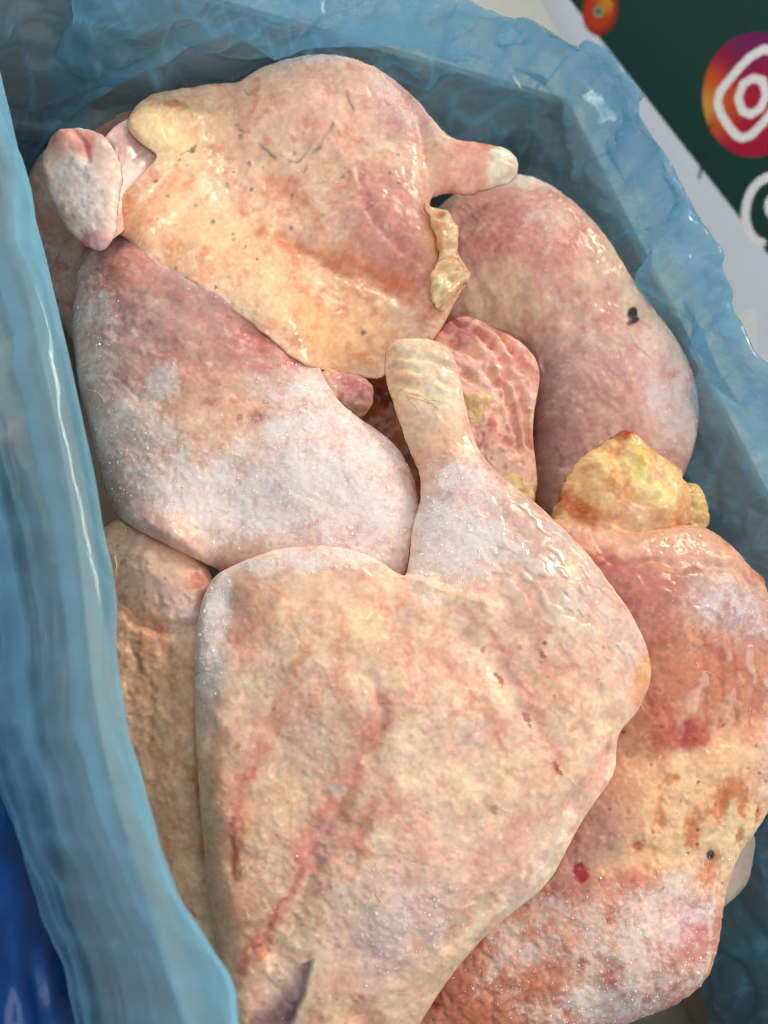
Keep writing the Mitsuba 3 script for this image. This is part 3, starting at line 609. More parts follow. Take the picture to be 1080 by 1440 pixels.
def wrink(P):
    w = (np.stack([nz(P, 40, 3), nz(P, 40, 4)], 1) - .5) * 46 + P
    lines = [([(628, 462), (680, 500), (715, 560), (735, 640)], 7, 2.6), ([(650, 452), (705, 482), (742, 560)], 7, 2.6), ([(622, 490), (665, 520), (700, 580), (715, 650)], 6, 2.2), ([(690, 470), (735, 510), (750, 580)], 5, 1.8), ([(640, 530), (680, 570), (700, 640)], 6, 1.8)]
    h = 0
    for pts, wd, am in lines: h = h - 2.2 * am * sst(.3, .6, nz(P, 34, int(wd * 10 + am), 2)) * np.exp(-(line_dist(P + (w - P) * .8, pts) / wd) ** 2)
    return h + 1.0 * 2.0 * (1 - np.abs(2 * nz(w, 22, 8) - 1)) + 1.0 * (nz(P, 9, 9, 2) - .5)
W.add(wrink)
W.base((234, 176, 154)); W.mottle((238, 196, 168), 22, .45, .65, .8, 1, stretch=(60, 2.5)); W.mottle((206, 126, 112), 18, .55, .72, .5, 2); W.mottle((200, 120, 100), 8, .6, .72, .5, 3)
W.zone(640, 470, 26, 18, (166, 92, 96), .8, 40, seed=1); W.specks(14, (660, 580, 745, 660), 3.2, (184, 104, 84), 2, .7); W.zone(685, 603, 7, 9, (186, 90, 84), .8); W.wet(.25, .42)
W.skin(0.5, None)
sub(DK, 'wrinkled_skin', W, 'loose salmon pink skin in deep wrinkles')
for i, (pts, anc, c) in enumerate([([(648, 534), (668, 536), (692, 548), (690, 566), (672, 600), (658, 596), (650, 570)], (670, 570, .428), (226, 192, 122)),
                      ([(652, 596), (676, 626), (700, 650), (730, 665), (748, 684), (746, 712), (720, 700), (690, 680), (660, 650)], (700, 655, .427), (222, 184, 116))]):
    q = Piece(pts, anc, PN, k=.7, T=.008, g=1.7, seed=50 + i, rag=4); q.rough_noise(18, 2.2, oct=2); q.rough_noise(6, .6, 4); q.crease([(655, 552), (690, 552)], 5, 2.5, 5)
    q.base(c); q.mottle((208, 146, 82), 16, .5, .68, .7, 1); q.mottle((236, 216, 170), 12, .55, .7, .6, 2); q.wet(.25, .4); sub(DK, 'fat_strip', q, 'yellow strip of fat')

# ---- E: red leg at the lower right with its fat cap
Ep = Piece([(756, 742), (790, 728), (850, 745), (930, 742), (985, 742), (1012, 756), (1036, 782), (1058, 808), (1078, 850), (1100, 920), (1112, 1000), (1098, 1080), (1080, 1128), (1058, 1166), (1034, 1192), (1018, 1232), (1008, 1270), (1002, 1300), (1001, 1335), (986, 1370), (950, 1402), (905, 1424), (850, 1445), (780, 1475), (650, 1510), (540, 1500), (540, 1420), (600, 1330), (700, 1230), (770, 1140), (820, 1050), (840, 960), (810, 860), (770, 800)],
           (920, 1080, .395), (.16, .2, -.97), k=.66, T=.040, seed=38, drape=1.0, rag=2.0)
Ep.rough_noise(90, 2.4); Ep.bump(900, 840, 100, 60, 5, 10); Ep.bump(900, 1340, 80, 70, 5); Ep.crease([(780, 800), (860, 806), (950, 800), (1040, 830)], 10, 2.6, 26); Ep.crease([(860, 1060), (920, 1050), (1000, 1020), (1060, 1000)], 24, 2.4, 30); Ep.crease([(800, 1210), (880, 1190), (960, 1200)], 24, 2.0, 30)
Ep.rough_noise(24, .7, 2); Ep.rough_noise(9, .22, 3)
Ep.base((208, 146, 118)); Ep.mottle((224, 172, 132), 50, .42, .62, .8, 1); Ep.mottle((192, 104, 82), 36, .5, .7, .75, 2); Ep.mottle((176, 74, 62), 18, .6, .74, .6, 3)
Ep.zone(930, 770, 110, 34, (220, 168, 138), .85, 8, seed=1); Ep.zone(870, 835, 70, 45, (184, 108, 100), .8, 10, seed=2); Ep.zone(1010, 860, 70, 50, (184, 152, 148), .75, 20, seed=3); Ep.zone(950, 960, 100, 70, (196, 118, 86), .8, 0, seed=4)
Ep.zone(960, 1130, 120, 110, (230, 184, 138), .95, 30, .5, seed=5); Ep.zone(940, 1030, 34, 20, (170, 60, 46), .8, -10, seed=6); Ep.zone(900, 1020, 20, 40, (184, 84, 56), .7, seed=7); Ep.zone(780, 1180, 90, 50, (176, 122, 110), .7, -45, seed=8)
Ep.zone(680, 1380, 100, 70, (196, 110, 78), .85, -30, seed=9); Ep.zone(970, 1330, 40, 80, (216, 158, 130), .75, 0, seed=10); Ep.zone(1020, 1180, 50, 60, (226, 196, 150), .7, -40, seed=11)
for x, y, rx, ry in [(942, 1155, 13, 24), (980, 1130, 14, 18), (985, 1110, 10, 14), (1015, 1125, 9, 18), (970, 1210, 16, 26), (918, 1090, 10, 8), (1000, 1100, 16, 14), (1045, 1140, 6, 12), (1015, 1170, 7, 12), (900, 1145, 6, 12), (870, 1180, 8, 6)]:
    Ep.zone(x, y, rx, ry, (192, 104, 58), .75, 0, .45, seed=int(x), ragged=.9); Ep.bump(x, y, rx, ry, -1.2)
Ep.zone(972, 1193, 5, 6, (24, 18, 18), .95, 0, .2, ragged=.2); Ep.zone(796, 1216, 9, 12, (150, 20, 26), .95, 20, .3, seed=14); Ep.zone(600, 1398, 9, 8, (160, 40, 36), .8, seed=15); Ep.zone(950, 1290, 34, 40, (196, 110, 110), .7, 20, seed=16)
for x in (962, 985, 1005, 1030): Ep.streak([(x - 4, 900), (x + 2, 960), (x, 1020)], 4, (176, 92, 70), .6, 5, x, .2)
Ep.streak([(930, 1070), (930, 1150), (920, 1240)], 4, (232, 204, 150), .8, 10, 3); Ep.streak([(985, 1190), (975, 1270), (965, 1370)], 4, (232, 206, 170), .8, 10, 4); Ep.streak([(905, 1100), (890, 1160), (905, 1250)], 3, (206, 130, 80), .7, 12, 5)
Ep.specks(40, (800, 1000, 1080, 1300), 2.2, (130, 50, 40), 6, .8); Ep.wet(.34, .56); Ep.follicles(.004, 4, -.5, 5)
Ep.skin(.7, 80)
Ep.ice(np.maximum.reduce([Ep.zmask(870, 1290, 120, 60, -30, .6, 1) * .8, Ep.zmask(840, 1390, 120, 50, -20, .6, 2) * .8, Ep.zmask(720, 1310, 90, 40, -45, .6, 3) * .7, Ep.zmask(1010, 860, 70, 44, 20, .6, 4) * .45, Ep.zmask(1060, 1060, 30, 60, 0, .6, 5) * .45]), 1, c=(210, 192, 194), k=.72)
Ep.glaze(Ep.zmask(970, 940, 100, 90, 0, .5, 9), 2, 90, 2.0, 16, .5, .62)
d = np.abs(np.hypot((Ep.P[:, 0] - 958) / 1.25, Ep.P[:, 1] - 885) - 24); Ep.h += .8e-3 * np.exp(-(d / 3.5) ** 2); Ep.rough = Ep.rough + (.12 - Ep.rough) * np.exp(-(d / 7) ** 2)
leg_piece('E', 'reddest chicken leg, at the lower right, with a yellow fat lump and orange pits', Ep)
EK = pieces['E'].key
Fc = Piece([(772, 728), (784, 704), (793, 676), (812, 648), (840, 630), (862, 612), (874, 602), (888, 608), (906, 624), (932, 642), (955, 664), (968, 690), (968, 725), (960, 755), (930, 785), (880, 800), (835, 795), (795, 765)], (870, 690, .422), (.2, .1, -.97), k=.75, T=.021, seed=39, g=1.7, rag=5)
Fc.rough_noise(40, 4.0, oct=2); Fc.rough_noise(18, 1.6, 5); Fc.bump(840, 680, 36, 34, 4); Fc.bump(905, 715, 40, 26, 4); Fc.bump(885, 655, 9, 22, 5, 5); Fc.crease([(862, 640), (858, 680), (870, 700), (930, 690)], 8, 3.0, 12); Fc.crease([(800, 720), (840, 728), (880, 755)], 7, 2.5, 12); Fc.rough_noise(8, .6, 3)
Fc.base((228, 180, 118)); Fc.mottle((236, 206, 140), 26, .45, .65, .8, 1); Fc.mottle((206, 138, 76), 22, .55, .72, .75, 2); Fc.zone(884, 660, 12, 28, (238, 214, 112), .9, 8, seed=1); Fc.zone(910, 690, 34, 22, (240, 220, 150), .7, 20, seed=2); Fc.zone(872, 610, 16, 9, (180, 70, 30), .9, -20, seed=3); Fc.zone(800, 716, 40, 12, (190, 96, 44), .8, 40, seed=4); Fc.zone(950, 725, 20, 26, (216, 142, 82), .7, seed=5); Fc.zone(870, 730, 30, 22, (216, 170, 140), .6, seed=6); Fc.zone(870, 790, 110, 34, (216, 164, 134), .9, 0, .6, seed=16, ragged=.5); Fc.wet(.26, .45)
Fc.skin(0.8, None)
sub(EK, 'fat_lump', Fc, 'knobbly yellow orange lump of fat at its top')
Fd = Piece([(968, 680), (984, 682), (993, 706), (990, 745), (972, 752), (955, 735)], (975, 715, .45), PN, k=.6, T=.01, seed=40, g=1.7, rag=4); Fd.rough_noise(12, 1.8); Fd.base((222, 186, 112)); Fd.mottle((190, 130, 70), 14, .5, .7, .8, 1); Fd.wet(.25, .4); sub(EK, 'fat_strip', Fd)
Fe = Piece([(1036, 796), (1056, 798), (1070, 815), (1076, 842), (1062, 850), (1040, 830)], (1055, 822, .43), PN, k=.7, T=.01, seed=41, g=1.7, rag=4); Fe.rough_noise(12, 1.8); Fe.base((214, 160, 98)); Fe.mottle((180, 110, 60), 12, .5, .7, .8, 1); Fe.wet(.25, .4); sub(EK, 'fat_strip', Fe)

# ---- B: upper leg with the broad orange skin
tip = Piece([(405, 498), (440, 505), (480, 526), (512, 532), (526, 550), (520, 575), (502, 590), (478, 585), (462, 568), (430, 540)], (470, 548, .396), PN, k=.6, T=.010, seed=42, g=1.7, rag=4)
tip.base((212, 168, 140)); tip.zone(500, 545, 26, 16, (190, 116, 118), .9, 20, seed=1); tip.zone(495, 580, 26, 9, (140, 90, 60), .8, seed=2); tip.mottle((150, 90, 90), 14, .58, .72, .7, 3); tip.rough_noise(14, 1.6); tip.rough_noise(6, .4, 3); tip.wet(.25, .45)
Bp = Piece([(131, 314), (140, 295), (160, 282), (180, 266), (200, 245), (221, 221), (204, 208), (187, 192), (180, 180), (188, 157), (205, 140), (228, 130), (262, 127), (300, 122), (336, 120), (358, 106), (385, 92), (420, 84), (460, 82), (500, 88), (540, 105), (575, 135), (602, 165), (618, 186), (634, 198), (660, 201), (690, 207), (714, 213), (727, 226), (727, 246), (714, 258), (690, 265), (652, 275), (622, 274), (606, 280), (604, 300), (625, 310), (640, 330), (643, 358), (660, 385), (648, 412), (632, 440), (616, 470), (596, 486), (566, 498), (548, 520), (536, 532), (500, 530), (450, 520), (410, 505), (388, 484), (350, 455), (310, 425), (270, 400), (230, 381), (200, 362), (185, 345), (165, 330), (143, 322)],
           (400, 300, .437), (.10, .13, -.97), k=.62, T=.042, seed=43, drape=1.0, band=80, s_out=.6, rag=2.0)
Bp.thin([(221, 221), (180, 180), (190, 155), (228, 130)], 3, .25); Bp.thin([(221, 221), (200, 245), (160, 282), (131, 314), (165, 330), (200, 362), (270, 400), (350, 455), (410, 505), (470, 524), (540, 532)], 2.2, .22)
Bp.rough_noise(100, 3.0); Bp.bump(515, 325, 70, 72, 11, 30); Bp.bump(420, 180, 90, 60, 6); Bp.bump(250, 170, 50, 30, 4); Bp.crease([(400, 345), (450, 372), (510, 398), (580, 425)], 12, 4.5, 16); Bp.crease([(360, 240), (400, 290), (420, 340)], 14, 1.6, 20); Bp.crease([(548, 112), (578, 160), (594, 215), (603, 270), (612, 320)], 13, 4.5, 8); Bp.crease([(500, 260), (520, 330), (560, 370)], 6, 1.2, 16); Bp.crease([(470, 240), (440, 250), (415, 265)], 5, 1.2, 14); Bp.crease([(225, 225), (270, 215), (330, 250)], 10, 1.2, 16)
Bp.bump(690, 240, 30, 30, 2); Bp.rough_noise(26, .7, 2); Bp.rough_noise(9, .25, 3); b = Bp.follicles(.012, 3.2, .4, 2, Bp.zmask(420, 420, 240, 120, 20))
Bp.base((224, 176, 142)); Bp.mottle((232, 190, 156), 60, .4, .62, .8, 1); Bp.mottle((214, 146, 118), 40, .5, .68, .6, 2); Bp.mottle((238, 214, 186), 24, .58, .72, .6, 3)
Bp.zone(235, 172, 70, 46, (234, 210, 150), .75, 10, .8, seed=1); Bp.zone(240, 215, 36, 20, (226, 204, 130), .5, 0, .8, seed=2); Bp.zone(360, 380, 190, 60, (231, 184, 138), .9, 24, seed=3); Bp.zone(480, 470, 90, 46, (231, 180, 126), .9, 20, seed=4); Bp.zone(560, 340, 70, 70, (200, 136, 124), .75, 30, seed=5); Bp.zone(460, 160, 80, 60, (228, 176, 152), .8, seed=6); Bp.zone(560, 160, 40, 60, (206, 156, 146), .8, -30, seed=7); Bp.zone(540, 350, 40, 70, (196, 118, 108), .5, -30, seed=8)
Bp.zone(650, 238, 34, 34, (218, 148, 124), .9, seed=9, ragged=.3); Bp.zone(708, 236, 26, 34, (232, 224, 192), .95, 10, .25, seed=10, ragged=.2); Bp.zone(160, 305, 40, 26, (226, 150, 104), .8, 20, seed=11); Bp.zone(250, 160, 20, 7, (190, 110, 60), .8, 20, seed=12); Bp.zone(455, 82, 90, 20, (236, 218, 200), .7, seed=13); Bp.zone(610, 360, 24, 40, (222, 168, 110), .8, seed=14); Bp.zone(300, 260, 60, 30, (236, 196, 160), .6, 20, seed=15)
Bp.mottle((204, 112, 70), 18, .6, .74, .55, 4); Bp.streak([(370, 330), (430, 365), (500, 390), (570, 400)], 10, (200, 108, 70), .8, 16, 1); Bp.streak([(500, 250), (515, 310), (550, 360), (590, 380)], 6, (184, 100, 90), .6, 14, 2); Bp.streak([(400, 280), (430, 300), (450, 340)], 8, (206, 130, 84), .7, 14, 3)
for pts in ([(335, 195), (360, 215), (385, 240)], [(430, 258), (448, 230), (462, 200)], [(345, 150), (365, 165)], [(488, 150), (492, 178)], [(372, 232), (420, 240), (436, 218)], [(330, 130), (355, 145)], [(255, 218), (275, 214)]):
    Bp.streak(pts, 2.4, (92, 80, 76), .7, 9, int(pts[0][0]), .42)
Bp.specks(46, (180, 190, 560, 480), 2.6, (88, 80, 78), 8, .8); Bp.specks(40, (320, 380, 600, 520), 5, (206, 120, 64), 9, .5); Bp.specks(60, (200, 250, 600, 520), 2.6, (244, 226, 200), 10, .6)
Bp.wet(.4, .6)
Bp.paint((228, 190, 166), np.full(len(Bp.P), .15)); Bp.skin(.7, 25)
Bp.ice(np.maximum.reduce([Bp.zmask(560, 150, 40, 60, -30, .6, 1) * .4, Bp.zmask(470, 90, 100, 16, 0, .6, 2) * .4]), 1)
leg_piece('B', 'upper chicken leg with broad orange and yellow skin dotted with dark quill specks', Bp)
BK = pieces['B'].key
sub(BK, 'bone_tip', tip, 'dark pink fleshy tip under the skin edge')
for i, (pts, anc) in enumerate([([(600, 285), (625, 300), (645, 330), (640, 362), (655, 385), (640, 415), (618, 440), (606, 425), (616, 380), (612, 340)], (625, 360, .43)), ([(612, 375), (630, 362), (642, 372), (664, 384), (650, 404), (630, 425), (612, 438), (604, 415)], (632, 400, .424))]):
    q = Piece(pts, anc, (.4, .1, -.9), k=.8, T=.012, g=1.6, seed=60 + i, rag=6); q.rough_noise(16, 3.0, oct=2); q.rough_noise(6, .9, 4); q.base((222, 172, 124)); q.mottle((232, 210, 160), 12, .48, .62, .9, 1); q.mottle((196, 170, 120), 9, .58, .7, .8, 2); q.mottle((206, 120, 76), 14, .56, .7, .7, 3); q.wet(.2, .4); sub(BK, 'fat_lump', q, 'crumbly yellowish fat at the fold')

# ---- A: large front leg, ankle standing up
Ap = Piece([(540, 508), (545, 490), (556, 481), (580, 477), (608, 480), (632, 493), (641, 515), (649, 545), (656, 580), (663, 612), (677, 642), (702, 670), (732, 697), (766, 726), (801, 761), (836, 801), (866, 841), (891, 881), (906, 914), (912, 944), (905, 974), (884, 1010), (866, 1032), (860, 1052), (859, 1076), (850, 1100), (832, 1124), (812, 1148), (798, 1174), (786, 1204), (768, 1232), (735, 1265), (700, 1292), (665, 1327), (630, 1372), (602, 1412), (570, 1470), (520, 1540), (380, 1560), (322, 1480), (312, 1400), (300, 1300), (288, 1200), (280, 1100), (274, 1000), (274, 930), (278, 880), (286, 840), (302, 812), (330, 794), (380, 778), (430, 768), (478, 771), (520, 784), (548, 801), (566, 812), (573, 790), (580, 745), (588, 705), (592, 680), (585, 655), (574, 628), (561, 598), (550, 562), (543, 530)],
           (580, 900, .36), (.14, .22, -.97), k=.66, T=.040, seed=45, drape=1.0, band=34, s_out=.5, rag=1.2)
Ap.rough_noise(110, 3.0); Ap.bump(760, 840, 110, 90, 5, 40); Ap.bump(440, 900, 110, 90, 4); Ap.step([(560, 806), (600, 832), (650, 850), (700, 868)], 7, 5.0, 1, 50); Ap.crease([(500, 960), (520, 1040), (460, 1130), (430, 1220), (380, 1320)], 14, 1.6, 30); Ap.crease([(640, 900), (700, 980), (740, 1040)], 20, 1.4, 30); Ap.crease([(838, 1060), (780, 1130), (715, 1210), (620, 1310)], 12, 2.6, 10); Ap.step([(848, 1050), (795, 1130), (735, 1210), (640, 1310)], 6, 1.6, -1, 40); Ap.crease([(320, 860), (300, 960), (310, 1060)], 18, 1.6, 16)
Ap.bump(590, 500, 50, 16, 2, 10); Ap.bump(576, 560, 34, 14, -1.2, 10)
kn = Ap.zmask(590, 530, 54, 62, -12, .3, 0, .1)
wk = Ap.warp(10, 30, 5)
Ap.h += kn * .6e-3 * np.sin((wk[:, 1] - .35 * wk[:, 0] + .002 * (wk[:, 0] - 590) ** 2) / 3.6) * Ap.edge(8) * sst(.35, .6, nz(Ap.P, 26, 77))
Ap.rough_noise(26, .55, 2); Ap.rough_noise(9, .2, 3)
skinm = 1 - Ap.zmask(690, 760, 160, 90, 45, .4, 3)
Ap.follicles(.006, 3.4, .35, 2, Ap.zmask(600, 1050, 260, 330)); Ap.follicles(.006, 3.0, .4, 6, Ap.zmask(600, 620, 50, 60))
Ap.base((224, 184, 152)); Ap.mottle((232, 198, 168), 60, .4, .62, .8, 1); Ap.mottle((216, 158, 132), 44, .48, .68, .75, 2); Ap.mottle((204, 158, 150), 54, .5, .66, .5, 3); Ap.mottle((234, 210, 170), 26, .58, .74, .6, 4)
Ap.zone(480, 880, 150, 60, (230, 186, 146), .8, 5, seed=1); Ap.zone(350, 880, 40, 60, (220, 154, 126), .7, 20, seed=2); Ap.zone(500, 900, 46, 50, (236, 206, 160), .7, seed=3); Ap.zone(400, 1130, 70, 110, (206, 160, 130), .6, 10, seed=4); Ap.zone(330, 1200, 34, 170, (198, 140, 102), .85, -4, seed=5); Ap.zone(560, 1280, 90, 90, (214, 172, 160), .7, -30, seed=6); Ap.zone(730, 1060, 90, 60, (228, 194, 152), .7, -30, seed=7); Ap.zone(780, 900, 110, 60, (226, 180, 144), .7, 40, seed=8)
Ap.zone(730, 1220, 120, 26, (232, 222, 200), .95, -44, .4, seed=9); Ap.zone(620, 1320, 70, 30, (232, 214, 158), .8, -45, seed=10); Ap.zone(560, 1400, 110, 60, (236, 196, 152), .8, -30, seed=11); Ap.zone(470, 1400, 60, 70, (230, 180, 146), .8, seed=12); Ap.zone(850, 1080, 20, 70, (230, 204, 176), .8, 30, seed=13); Ap.zone(640, 1180, 80, 60, (220, 180, 156), .6, seed=14)
Ap.zone(700, 740, 150, 62, (190, 168, 164), .9, 48, .4, seed=15); Ap.zone(800, 830, 120, 34, (196, 166, 160), .7, 50, seed=16); Ap.zone(640, 780, 60, 50, (206, 190, 176), .6, seed=17)
Ap.zone(590, 528, 56, 64, (228, 216, 172), 1, -12, .35, seed=18, ragged=.25); Ap.zone(560, 545, 18, 40, (206, 186, 120), .6, -10, seed=19); Ap.zone(612, 630, 40, 34, (224, 168, 128), .9, -20, .5, seed=20); Ap.zone(645, 600, 18, 60, (224, 196, 164), .6, -14, seed=21); Ap.zone(596, 690, 14, 40, (206, 150, 130), .6, 5, seed=22)
Ap.mottle((214, 140, 120), 34, .5, .66, .4, 21); Ap.mottle((198, 164, 160), 40, .54, .68, .4, 22); Ap.mottle((236, 212, 168), 30, .54, .68, .4, 23)
Ap.zone(892, 950, 18, 34, (224, 140, 72), .8, 10, seed=23)
Ap.mottle((206, 130, 104), 20, .6, .74, .5, 5); Ap.mottle((216, 186, 126), 24, .64, .76, .5, 6)
for pts, w, k in [([(528, 985), (510, 1040), (478, 1090), (450, 1140), (430, 1190)], 16, .75), ([(430, 1180), (400, 1240), (372, 1300), (345, 1350)], 9, .85), ([(478, 870), (470, 930), (480, 990)], 14, .5), ([(430, 900), (410, 960), (380, 1020), (350, 1090)], 10, .55), ([(348, 1090), (334, 1150), (330, 1220)], 7, .8), ([(540, 1090), (520, 1140), (480, 1180)], 12, .6), ([(600, 920), (650, 990), (690, 1040)], 8, .45), ([(640, 860), (700, 950), (730, 1010), (760, 1080)], 9, .5)]:
    Ap.streak(pts, w, (192, 102, 78), k, 20, int(pts[0][0] + pts[0][1]), .3)
Ap.streak([(432, 1185), (405, 1232), (372, 1292), (340, 1350)], 4, (168, 60, 50), .6, 10, 91, .4); Ap.streak([(334, 1140), (330, 1180), (334, 1225)], 4, (140, 50, 40), .8, 8, 92, .2)
Ap.zone(460, 1150, 22, 60, (196, 108, 92), .4, 25, .8, seed=30); Ap.zone(445, 1172, 18, 30, (180, 134, 146), .4, 20, seed=31); Ap.zone(468, 1105, 12, 10, (226, 210, 190), .7, seed=32)
for x, y, rx, ry, a, c in [(680, 958, 5, 14, -30, (150, 50, 46)), (735, 925, 4, 9, -30, (130, 50, 44)), (738, 911, 4, 4, 0, (40, 26, 26)), (716, 1010, 5, 12, -25, (140, 60, 50)), (758, 1076, 4, 12, -35, (130, 44, 44)), (672, 1130, 6, 8, 0, (140, 110, 70)), (500, 1190, 7, 7, 0, (190, 150, 80)), (617, 1273, 9, 6, 20, (196, 150, 90)), (505, 1145, 8, 7, 0, (176, 120, 70)), (660, 920, 4, 6, 0, (170, 90, 70)), (478, 1415, 3, 3, 0, (190, 50, 50)), (498, 1378, 4, 4, 0, (200, 60, 60))]:
    Ap.zone(x, y, rx * .8, ry * .8, c, .7, a, .3, seed=int(x), ragged=.9)
Ap.specks(60, (330, 880, 860, 1400), 2.2, (170, 104, 80), 12, .7); Ap.specks(80, (330, 880, 860, 1400), 3.0, (244, 226, 196), 13, .55)
Ap.wet(.3, .5)
Ap.zone(566, 1300, 80, 70, (200, 166, 160), .55, -30, .8, seed=33); Ap.zone(300, 900, 26, 110, (196, 176, 166), .6, 4, .5, seed=34)
Ap.paint((230, 197, 174), np.full(len(Ap.P), .15)); Ap.skin(.18, 70)
Ap.ice(np.maximum.reduce([Ap.zmask(625, 780, 60, 70, 20, .6, 1) * .85, Ap.zmask(650, 690, 60, 40, 40, .6, 2) * .7, Ap.zmask(430, 790, 140, 22, -4, .5, 3) * .85, Ap.zmask(300, 880, 22, 90, 6, .6, 4) * .85, Ap.zmask(560, 1270, 70, 60, -30, .6, 5) * .35]), 1, k=.72)
Ap.glaze(np.maximum(Ap.zmask(770, 830, 140, 60, 50, .4, 9), .5 * Ap.zmask(820, 920, 90, 60, 45, .4, 10)), 2, 48, 2.0, 10, .6, .52)
# slit with the dark cut flesh below the skin edge
slp = Polygon([(437, 1326), (433, 1342), (427, 1360), (426, 1376), (415, 1396), (412, 1412), (398, 1440), (384, 1490), (325, 1490), (338, 1440), (356, 1400), (386, 1360), (420, 1334)])
gi = shapely.contains_xy(slp, Ap.P[:, 0], Ap.P[:, 1]); sd_ = shapely.distance(slp.exterior, shapely.points(Ap.P)); dk = sst(-2, 5, np.where(gi, sd_, -sd_))
lp_ = line_dist(Ap.P, [(433, 1330), (431, 1350), (425, 1376), (411, 1408), (397, 1440), (386, 1490)]); dk = dk * np.exp(-(lp_ / (16 + 40 * sst(1330, 1440, Ap.P[:, 1]))) ** 2); Ap.h -= dk * 1.0e-3; Ap.paint((118, 84, 88), dk * (.5 + .9 * nz(Ap.P, 16, 96))); Ap.mottle((150, 120, 126), 14, .45, .65, 0, 9); Ap.paint((160, 128, 132), dk * sst(.5, .7, nz(Ap.P, 12, 99)) * .5)
lip = line_dist(Ap.P, [(437, 1324), (433, 1350), (427, 1376), (413, 1408), (399, 1440), (388, 1490)]); Ap.h += .4e-3 * np.exp(-(lip / 6) ** 2); Ap.paint((232, 208, 176), np.exp(-(lip / 3.5) ** 2) * .6 * sst(.35, .6, nz(Ap.P, 12, 97)))
leg_piece('A', 'largest chicken leg in front, its ivory ankle standing up in the middle', Ap)
AK = pieces['A'].key

# ------------------------------------------------------------------ small things on the skin
mat('quill', {'type': 'twosided', 'b': {'type': 'principled', 'base_color': rgb((240, 226, 178)), 'roughness': .35}})
mat('crystal', {'type': 'principled', 'base_color': {'type': 'rgb', 'value': [.9, .9, .92]}, 'roughness': .08, 'specular': .9})
def tube(pts, r0, r1, seg=6):
    pts = np.asarray(pts, float); n = len(pts); t = np.gradient(pts, axis=0); t /= np.linalg.norm(t, axis=1)[:, None] + 1e-12
    a = np.cross(t, [.3, .5, .81]); a /= np.linalg.norm(a, axis=1)[:, None]; b = np.cross(t, a)
    an = np.arange(seg) * 2 * np.pi / seg; rr = np.linspace(r0, r1, n)
    V = (pts[:, None] + rr[:, None, None] * (np.cos(an)[None, :, None] * a[:, None] + np.sin(an)[None, :, None] * b[:, None])).reshape(-1, 3)
    F = []
    for i in range(n - 1):
        for j in range(seg):
            k = (j + 1) % seg; F += [[i * seg + j, i * seg + k, (i + 1) * seg + k], [i * seg + j, (i + 1) * seg + k, (i + 1) * seg + j]]
    V = np.vstack([V, pts[0], pts[-1]]); c = n * seg
    F += [[(j + 1) % seg, j, c] for j in range(seg)] + [[(n - 1) * seg + j, (n - 1) * seg + (j + 1) % seg, c + 1] for j in range(seg)]
    return trimesh.Trimesh(V, F, process=False)
def quill(parent, piece, pts, r=.35, lift=.6, name='feather_stub', end=0):
    """A pale hair or feather stub lying on the skin; its far end stands off."""
    q = smooth_open(pts, 3.0, 2); P, N = piece.surf(q[:, 0], q[:, 1]); u = np.linspace(0, 1, len(q))
    P = gaussian_filter(P, (1.5, 0), mode='nearest') + N * (lift * 1e-3 * (.25 + u) + end * 1e-3 * u ** 2)[:, None]
    k = numbered(f'{parent}__{name}'); scene[k] = mikit.ply(tube(P, r * 1e-3, r * .4e-3), 'quill', smooth=True)
A_, B_, C_, E_, D_ = (pieces[x] for x in 'ABCED')
for pts in ([(568, 562), (590, 572), (612, 580)], [(572, 568), (580, 578), (586, 588)], [(590, 566), (604, 578), (614, 588)], [(586, 570), (606, 572), (622, 574)], [(574, 560), (592, 566)]):
    quill(AK, A_, pts, .32, .5)
for i in range(34):
    x, y = rng.uniform(330, 860), rng.uniform(860, 1400); a = rng.normal(.9, .8); l = rng.uniform(6, 17)
    if Polygon(A_.out).buffer(-25).contains(shapely.Point(x, y)):
        c = rng.normal(0, 4); quill(AK, A_, [(x, y), (x + l * .5 * math.cos(a) + c, y + l * .5 * math.sin(a) - c), (x + l * math.cos(a), y + l * math.sin(a))], rng.uniform(.12, .24), .3)
for pts in ([(222, 128), (232, 122), (242, 116)], [(428, 195 + 120), (450, 314), (470, 312)], [(300, 118), (312, 114)], [(196, 352), (206, 338), (212, 330)], [(470, 398), (480, 400)]):
    quill(BK, B_, pts, .25, .5, end=1.2)
for i in range(24):
    x, y = rng.uniform(200, 590), rng.uniform(140, 500); a = rng.normal(.4, .9); l = rng.uniform(5, 15)
    if Polygon(B_.out).buffer(-25).contains(shapely.Point(x, y)):
        c = rng.normal(0, 3); quill(BK, B_, [(x, y), (x + l * .5 * math.cos(a) + c, y + l * .5 * math.sin(a) - c), (x + l * math.cos(a), y + l * math.sin(a))], rng.uniform(.1, .2), .3)
for pts in ([(445, 637), (441, 650)], [(330, 660), (350, 668)], [(130, 562), (150, 572), (158, 586)], [(540, 765), (548, 770)]):
    quill(CK, C_, pts, .26, .5)
for i in range(26):
    x, y = rng.uniform(860, 1060), rng.uniform(900, 1360); a = rng.normal(1.2, .8); l = rng.uniform(6, 20)
    c = rng.normal(0, 4); quill(EK, E_, [(x, y), (x + l * .5 * math.cos(a) + c, y + l * .5 * math.sin(a) - c), (x + l * math.cos(a), y + l * math.sin(a))], rng.uniform(.12, .26), .3)
quill(DK, D_, [(868, 492), (874, 510), (888, 524), (896, 534)], .35, .4)
FK = pieces['F'].key
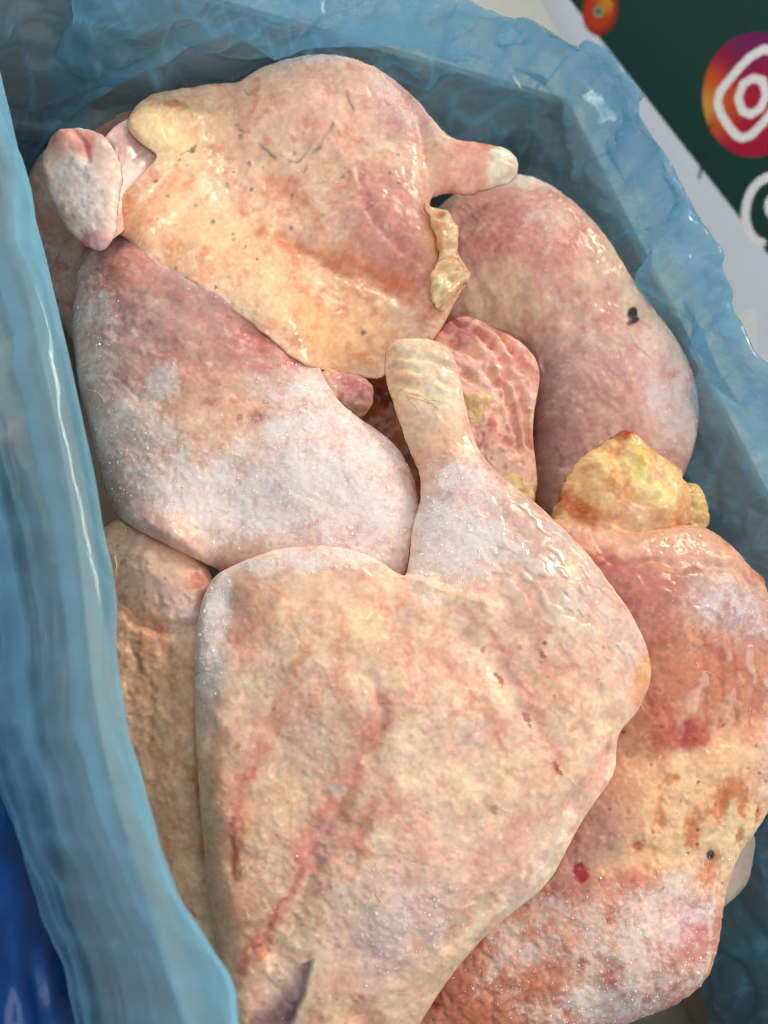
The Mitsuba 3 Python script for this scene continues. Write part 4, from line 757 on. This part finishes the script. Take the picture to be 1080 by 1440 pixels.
for pts in ([(172, 740), (182, 748), (186, 760), (178, 764)], [(170, 790), (176, 806), (174, 820)], [(190, 735), (205, 738), (214, 744)]):
    quill(FK, pieces['F'], pts, .35, .8)
def crystals(key, piece, n, box, seed, size=(.12, .34), wgt=None):
    """Loose frost grains: tiny many-sided crystals half sunk in the skin, one object."""
    g = np.random.default_rng(seed)
    w = getattr(piece, 'icemask', np.zeros(len(piece.P))) + .008
    inb = (piece.P[:, 0] > box[0]) & (piece.P[:, 1] > box[1]) & (piece.P[:, 0] < box[2]) & (piece.P[:, 1] < box[3]) & (piece.d > 3)
    w = np.where(inb, w ** 1.3, 0); i = g.choice(len(w), n, p=w / w.sum())
    ico = trimesh.creation.octahedron() if hasattr(trimesh.creation, 'octahedron') else trimesh.Trimesh([[1, 0, 0], [-1, 0, 0], [0, 1, 0], [0, -1, 0], [0, 0, 1], [0, 0, -1]], [[0, 2, 4], [2, 1, 4], [1, 3, 4], [3, 0, 4], [2, 0, 5], [1, 2, 5], [3, 1, 5], [0, 3, 5]], process=False)
    v0 = np.array(ico.vertices); f0 = np.array(ico.faces)
    Q = np.linalg.qr(g.normal(size=(n, 3, 3)))[0]; Q *= np.sign(np.linalg.det(Q))[:, None, None]
    s = g.uniform(*size, n)[:, None, None] * 1e-3 * g.uniform(.6, 1.4, (n, 1, 3)) * np.where(g.random(n) < .06, 1.8, 1)[:, None, None]
    V = np.einsum('nij,nkj->nki', Q, v0[None] * s) + (piece.V[i] + piece.N[i] * .0001)[:, None]
    F = f0[None] + (np.arange(n) * len(v0))[:, None, None]
    k = numbered(f'{key}__frost_crystals'); scene[k] = mikit.ply(trimesh.Trimesh(V.reshape(-1, 3), F.reshape(-1, 3), process=False), 'crystal'); labels[k] = {'kind': 'stuff'}
crystals(CK, C_, 3000, (0, 0, 2000, 2000), 1); crystals(AK, A_, 1800, (0, 0, 2000, 2000), 2); crystals(EK, E_, 1900, (0, 0, 2000, 2000), 3); crystals(DK, D_, 1800, (0, 0, 2000, 2000), 4); crystals(BK, B_, 900, (0, 0, 2000, 2000), 5)
